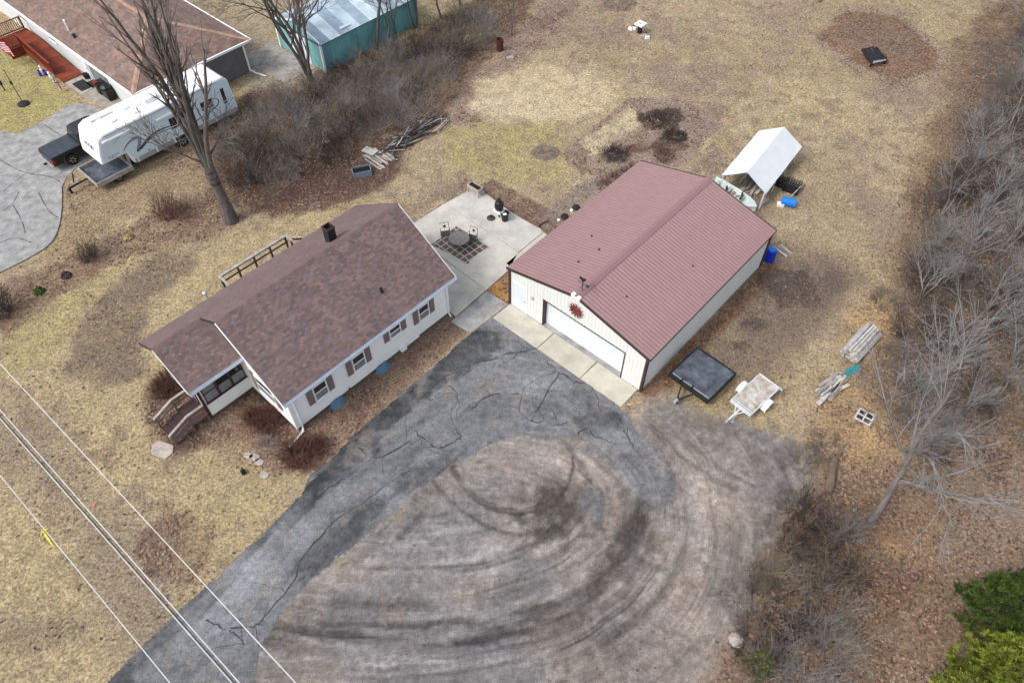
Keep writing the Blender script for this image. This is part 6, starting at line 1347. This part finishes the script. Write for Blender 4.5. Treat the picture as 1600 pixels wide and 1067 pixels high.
shrub('dense', 'twigr', 'dense dark red shrub beside the downspout', (470, 715), 1.15, name='red_shrub', sz=.8); shrub('dense', 'twigr', 'second dense dark red shrub next to the asphalt', (495, 702), .8, name='red_shrub_small')
for a in ((400, 655), (432, 652), (420, 668)): shrub('dense', 'twigr', 'low dark red shrub in the corner between porch and house', a, .7, 'low shrubs by the porch corner', 'low_red_shrub')
for a in ((262, 612), (270, 600)): shrub('dense', 'twigr', 'low brown shrub beside the porch steps', a, .9, 'low shrubs by the porch steps', 'low_brown_shrub')
shrub('low', 'twigg', 'pale dry grass clump at the downspout end', (420, 702), .8, name='dry_clump'); shrub('low', 'twigd', 'dark dried plants in the garden plot soil', (1030, 190), 1.1, name='dried_plants'); shrub('low', 'twigd', 'dark dried plants near the garage end of the plot', (962, 243), 1.1, name='dried_plants_small'); shrub('low', 'twigd', 'dark dried plants by the heap of black soil', (1055, 214), .8, name='dried_plants_heap'); shrub('low', 'twigr', 'small russet plants in the garden plot', (1037, 246), .9, name='russet_plants')
for a in ((990, 268), (975, 275), (960, 283), (945, 292)): shrub('low', 'twigr', 'brown dry plants along the garage rear side wall', a, .7, 'dry plants along the garage side', 'dry_plants')
for a, m_ in (((201, 372), 'straw'), ((104, 432), 'barkd'), ((62, 456), 'needle')):
    rgb = random.Random(a[0]); mbx = MB()
    for k in range(150):
        th, ph = rgb.uniform(0, 6.28), math.acos(rgb.uniform(0, 1)); d = Vector((math.sin(ph)*math.cos(th), math.sin(ph)*math.sin(th), math.cos(ph))); s_ = .28*rgb.uniform(.7, 1.05); c = d*s_; e1 = d.orthogonal().normalized()*.05; e2 = d.cross(e1)
        mbx.quad(c-e1-e2, c+e1-e2+d*.05, c+e1+e2, c-e1+e2+d*.04)
    t = thing('round_plant', {'straw': 'small round orange dried mum on the bank', 'barkd': 'small round dark brown shrub on the bank', 'needle': 'small round green shrub near the large dark bush'}[m_], 'plant', gp(*a)); mbx.build('foliage', M_(m_), t)
# ------------------------------------------------------------------ evergreens
def evergreen(name, label, px, z, h, rad, matn, seed, n_=9000, size=(.07, .16), clump=16):
    p = gp(*px, z); rs = np.random.RandomState(seed); t = thing(name, label, 'tree', (p.x, p.y, 0))
    rgb = random.Random(seed); S = [(Vector((0, 0, -.1)), Vector((0, 0, h*.96)), .14, .03, 0)]; tips = []
    nb_ = 120
    for k in range(nb_):
        f = .06+.92*(k/nb_)**.9; z_ = h*f; L = rad*(1-f)**.75*rgb.uniform(.75, 1.08)+.12; a = k*2.399; d = Vector((math.cos(a), math.sin(a), rgb.uniform(-.02, .30)))
        e = Vector((0, 0, z_))+d*L; S.append((Vector((0, 0, z_)), e, .03, .01, 0))
        tips.append((Vector((0, 0, z_)), d, L))
    put('trunk', segs_mesh('trunk', S, [M_('barkd')], sides=5), t)
    ctr, cdir = [], []
    for b0, d, L in tips:
        sd_ = Vector((-d.y, d.x, 0)).normalized()
        for q in range(max(2, int(L*clump))):
            f = .3+.72*math.sqrt(rgb.random()); o_ = rgb.gauss(0, .22)*L*f*.55; ctr.append(b0+d*L*f+sd_*o_+Vector((0, 0, .06+rgb.gauss(0, .05)))); cdir.append((d+sd_*o_*1.5+Vector((0, 0, .35))).normalized())
    ctr = np.array(ctr); cdir = np.array(cdir); nc = len(ctr); per = max(6, n_//nc); n_ = nc*per; idx = np.repeat(np.arange(nc), per)
    dr = cdir[idx]*.9+rs.randn(n_, 3)*.55; dr /= np.linalg.norm(dr, axis=1, keepdims=True); cr = rs.uniform(.6, 1.25, nc)[idx][:, None]
    c = ctr[idx]+rs.randn(n_, 3)*.045*cr; up = rs.randn(n_, 3)+np.array([0, 0, .6]); sd_ = np.cross(dr, up); sd_ /= np.linalg.norm(sd_, axis=1, keepdims=True)+1e-9; ln = rs.uniform(*size, n_)[:, None]*cr; wd = ln*.10
    V = np.stack([c-sd_*wd*.4, c+dr*ln*.5-sd_*wd, c+dr*ln, c+dr*ln*.5+sd_*wd], 1).reshape(-1, 3); F_ = np.arange(n_*4).reshape(-1, 4)
    q = rs.uniform(.6, 1.4, n_)*rs.choice([.35, .6, .9, 1.1, 1.35], nc)[idx]; tint = np.stack([q*rs.uniform(.8, 1.25, n_), q, q*rs.uniform(.6, 1.1, n_)], 1)
    put('crown', raw_mesh('crown', V, F_, [M_(matn)], tint=tint), t); return t
evergreen('dark_evergreen', 'dark green evergreen behind the yellow green one', (1588, 940), 2.4, 5.0, 1.6, 'needle', 5, 60000)
evergreen('yellow_evergreen', 'bright yellow green evergreen at the wood corner', (1600, 1048), 2.6, 4.9, 1.9, 'needle2', 6, 80000)
evergreen('yellow_evergreen_low', 'low yellow green evergreen next to the bright one', (1500, 1080), 1.0, 2.2, .9, 'needle2', 9, 3500)
evergreen('thin_pine_sapling', 'thin green sapling poking through the brush', (1185, 1040), .8, 1.9, .55, 'needle3', 7, 500, (.08, .16), 3)
# ------------------------------------------------------------------ ground cover: leaves and grass tufts
def lut(a, x, y):
    i = np.clip(np.searchsorted(yl, y), 0, len(yl)-1); j = np.clip(np.searchsorted(xl, x), 0, len(xl)-1); return a.reshape(len(yl), len(xl))[i, j]
FOOT = [np.array([tuple(W(u, v)[:2]) for u, v in q]) for q in (((-18.8, 20.6), (-9.4, 20.6), (-9.4, 33.1), (-18.8, 33.1)), ((-20.9, 7.3), (-20.9, 17.8), (-28.4, 17.9), (-28.4, 4.6), (-24.5, 4.6), (-24.5, 7.3)), ((-49, 16), (-49, 25.5), (-75, 25.5), (-75, 16)))]
def cover_points(n_, dens, seed, lim=.02):
    rs = np.random.RandomState(seed); y = 4+62*rs.rand(n_)**1.0; hwid = 24+.52*y; x = (rs.rand(n_)*2-1)*hwid
    k = rs.rand(n_) < dens(x, y); x, y = x[k], y[k]
    for P in LOW[:1]+LOW[1:]+FOOT:
        k = sdpoly(x, y, P) > .02; x, y = x[k], y[k]
    return x, y, rs
x, y, rs = cover_points(620000, lambda x, y: np.clip(lut(gleaf, x, y)*.25+lut(gleaf, x, y)*1.5*sst(.44, .66, fbm(x, y, .9, 4, 97)), .006, 1)*(1-.97*np.clip(lut(ggrav, x, y), 0, 1)), 3); n_ = len(x); z = relief(x, y)+.012
pal = np.array([(.29, .175, .115), (.36, .26, .185), (.20, .125, .09), (.34, .26, .20), (.27, .19, .145), (.12, .08, .062), (.36, .21, .11)]); tint = pal[rs.randint(0, len(pal), n_)]*rs.uniform(.4, 1.15, n_)[:, None]
a = rs.rand(n_)*6.28; s_ = rs.uniform(.04, .10, n_); tl = rs.randn(n_, 2)*.35; c, sn_ = np.cos(a), np.sin(a)
def cor(dx, dy): X = (dx*c-dy*sn_)*s_; Y = (dx*sn_+dy*c)*s_; return np.stack([x+X, y+Y, z+np.abs(X*tl[:, 0]+Y*tl[:, 1])+.004], 1)
V = np.stack([cor(-1, 0), cor(0, -.6), cor(1, 0), cor(0, .6)], 1).reshape(-1, 3)
o = put('leaf_litter', raw_mesh('leaf_litter', V, np.arange(n_*4).reshape(-1, 4), [M_('leaf')], tint=tint)); tag(o, 'scattered dead brown leaves over beds, thicket and wood floor', 'leaves', kind='stuff')
x, y, rs = cover_points(260000, lambda x, y: np.clip(lut(ggrass, x, y)*.85-.08, 0, 1)*(.35+.65*(fbm(x, y, 1.2, 3, 99) > .47)), 4); n_ = len(x); z = relief(x, y)-.005
gc_ = np.stack([lut(gcol[:, i], x, y) for i in range(3)], 1)*rs.uniform(.6, 1.5, n_)[:, None]*np.array((1.05, 1.03, .95))
nb = 2; X = np.repeat(x, nb)+rs.randn(n_*nb)*.03; Y = np.repeat(y, nb)+rs.randn(n_*nb)*.03; Z = np.repeat(z, nb); a = rs.rand(n_*nb)*6.28; h_ = rs.uniform(.02, .06, n_*nb); ln = rs.uniform(.06, .15, n_*nb); w_ = .018
V = np.stack([np.stack([X-np.sin(a)*w_, Y+np.cos(a)*w_, Z], 1), np.stack([X+np.sin(a)*w_, Y-np.cos(a)*w_, Z], 1), np.stack([X+np.cos(a)*ln, Y+np.sin(a)*ln, Z+h_], 1)], 1).reshape(-1, 3)
o = put('dry_grass', raw_mesh('dry_grass', V, np.arange(n_*nb*3).reshape(-1, 3), [M_('blade')], tint=np.repeat(gc_, nb, 0))); tag(o, 'short matted dry grass blades over the lawns', 'grass', kind='stuff')
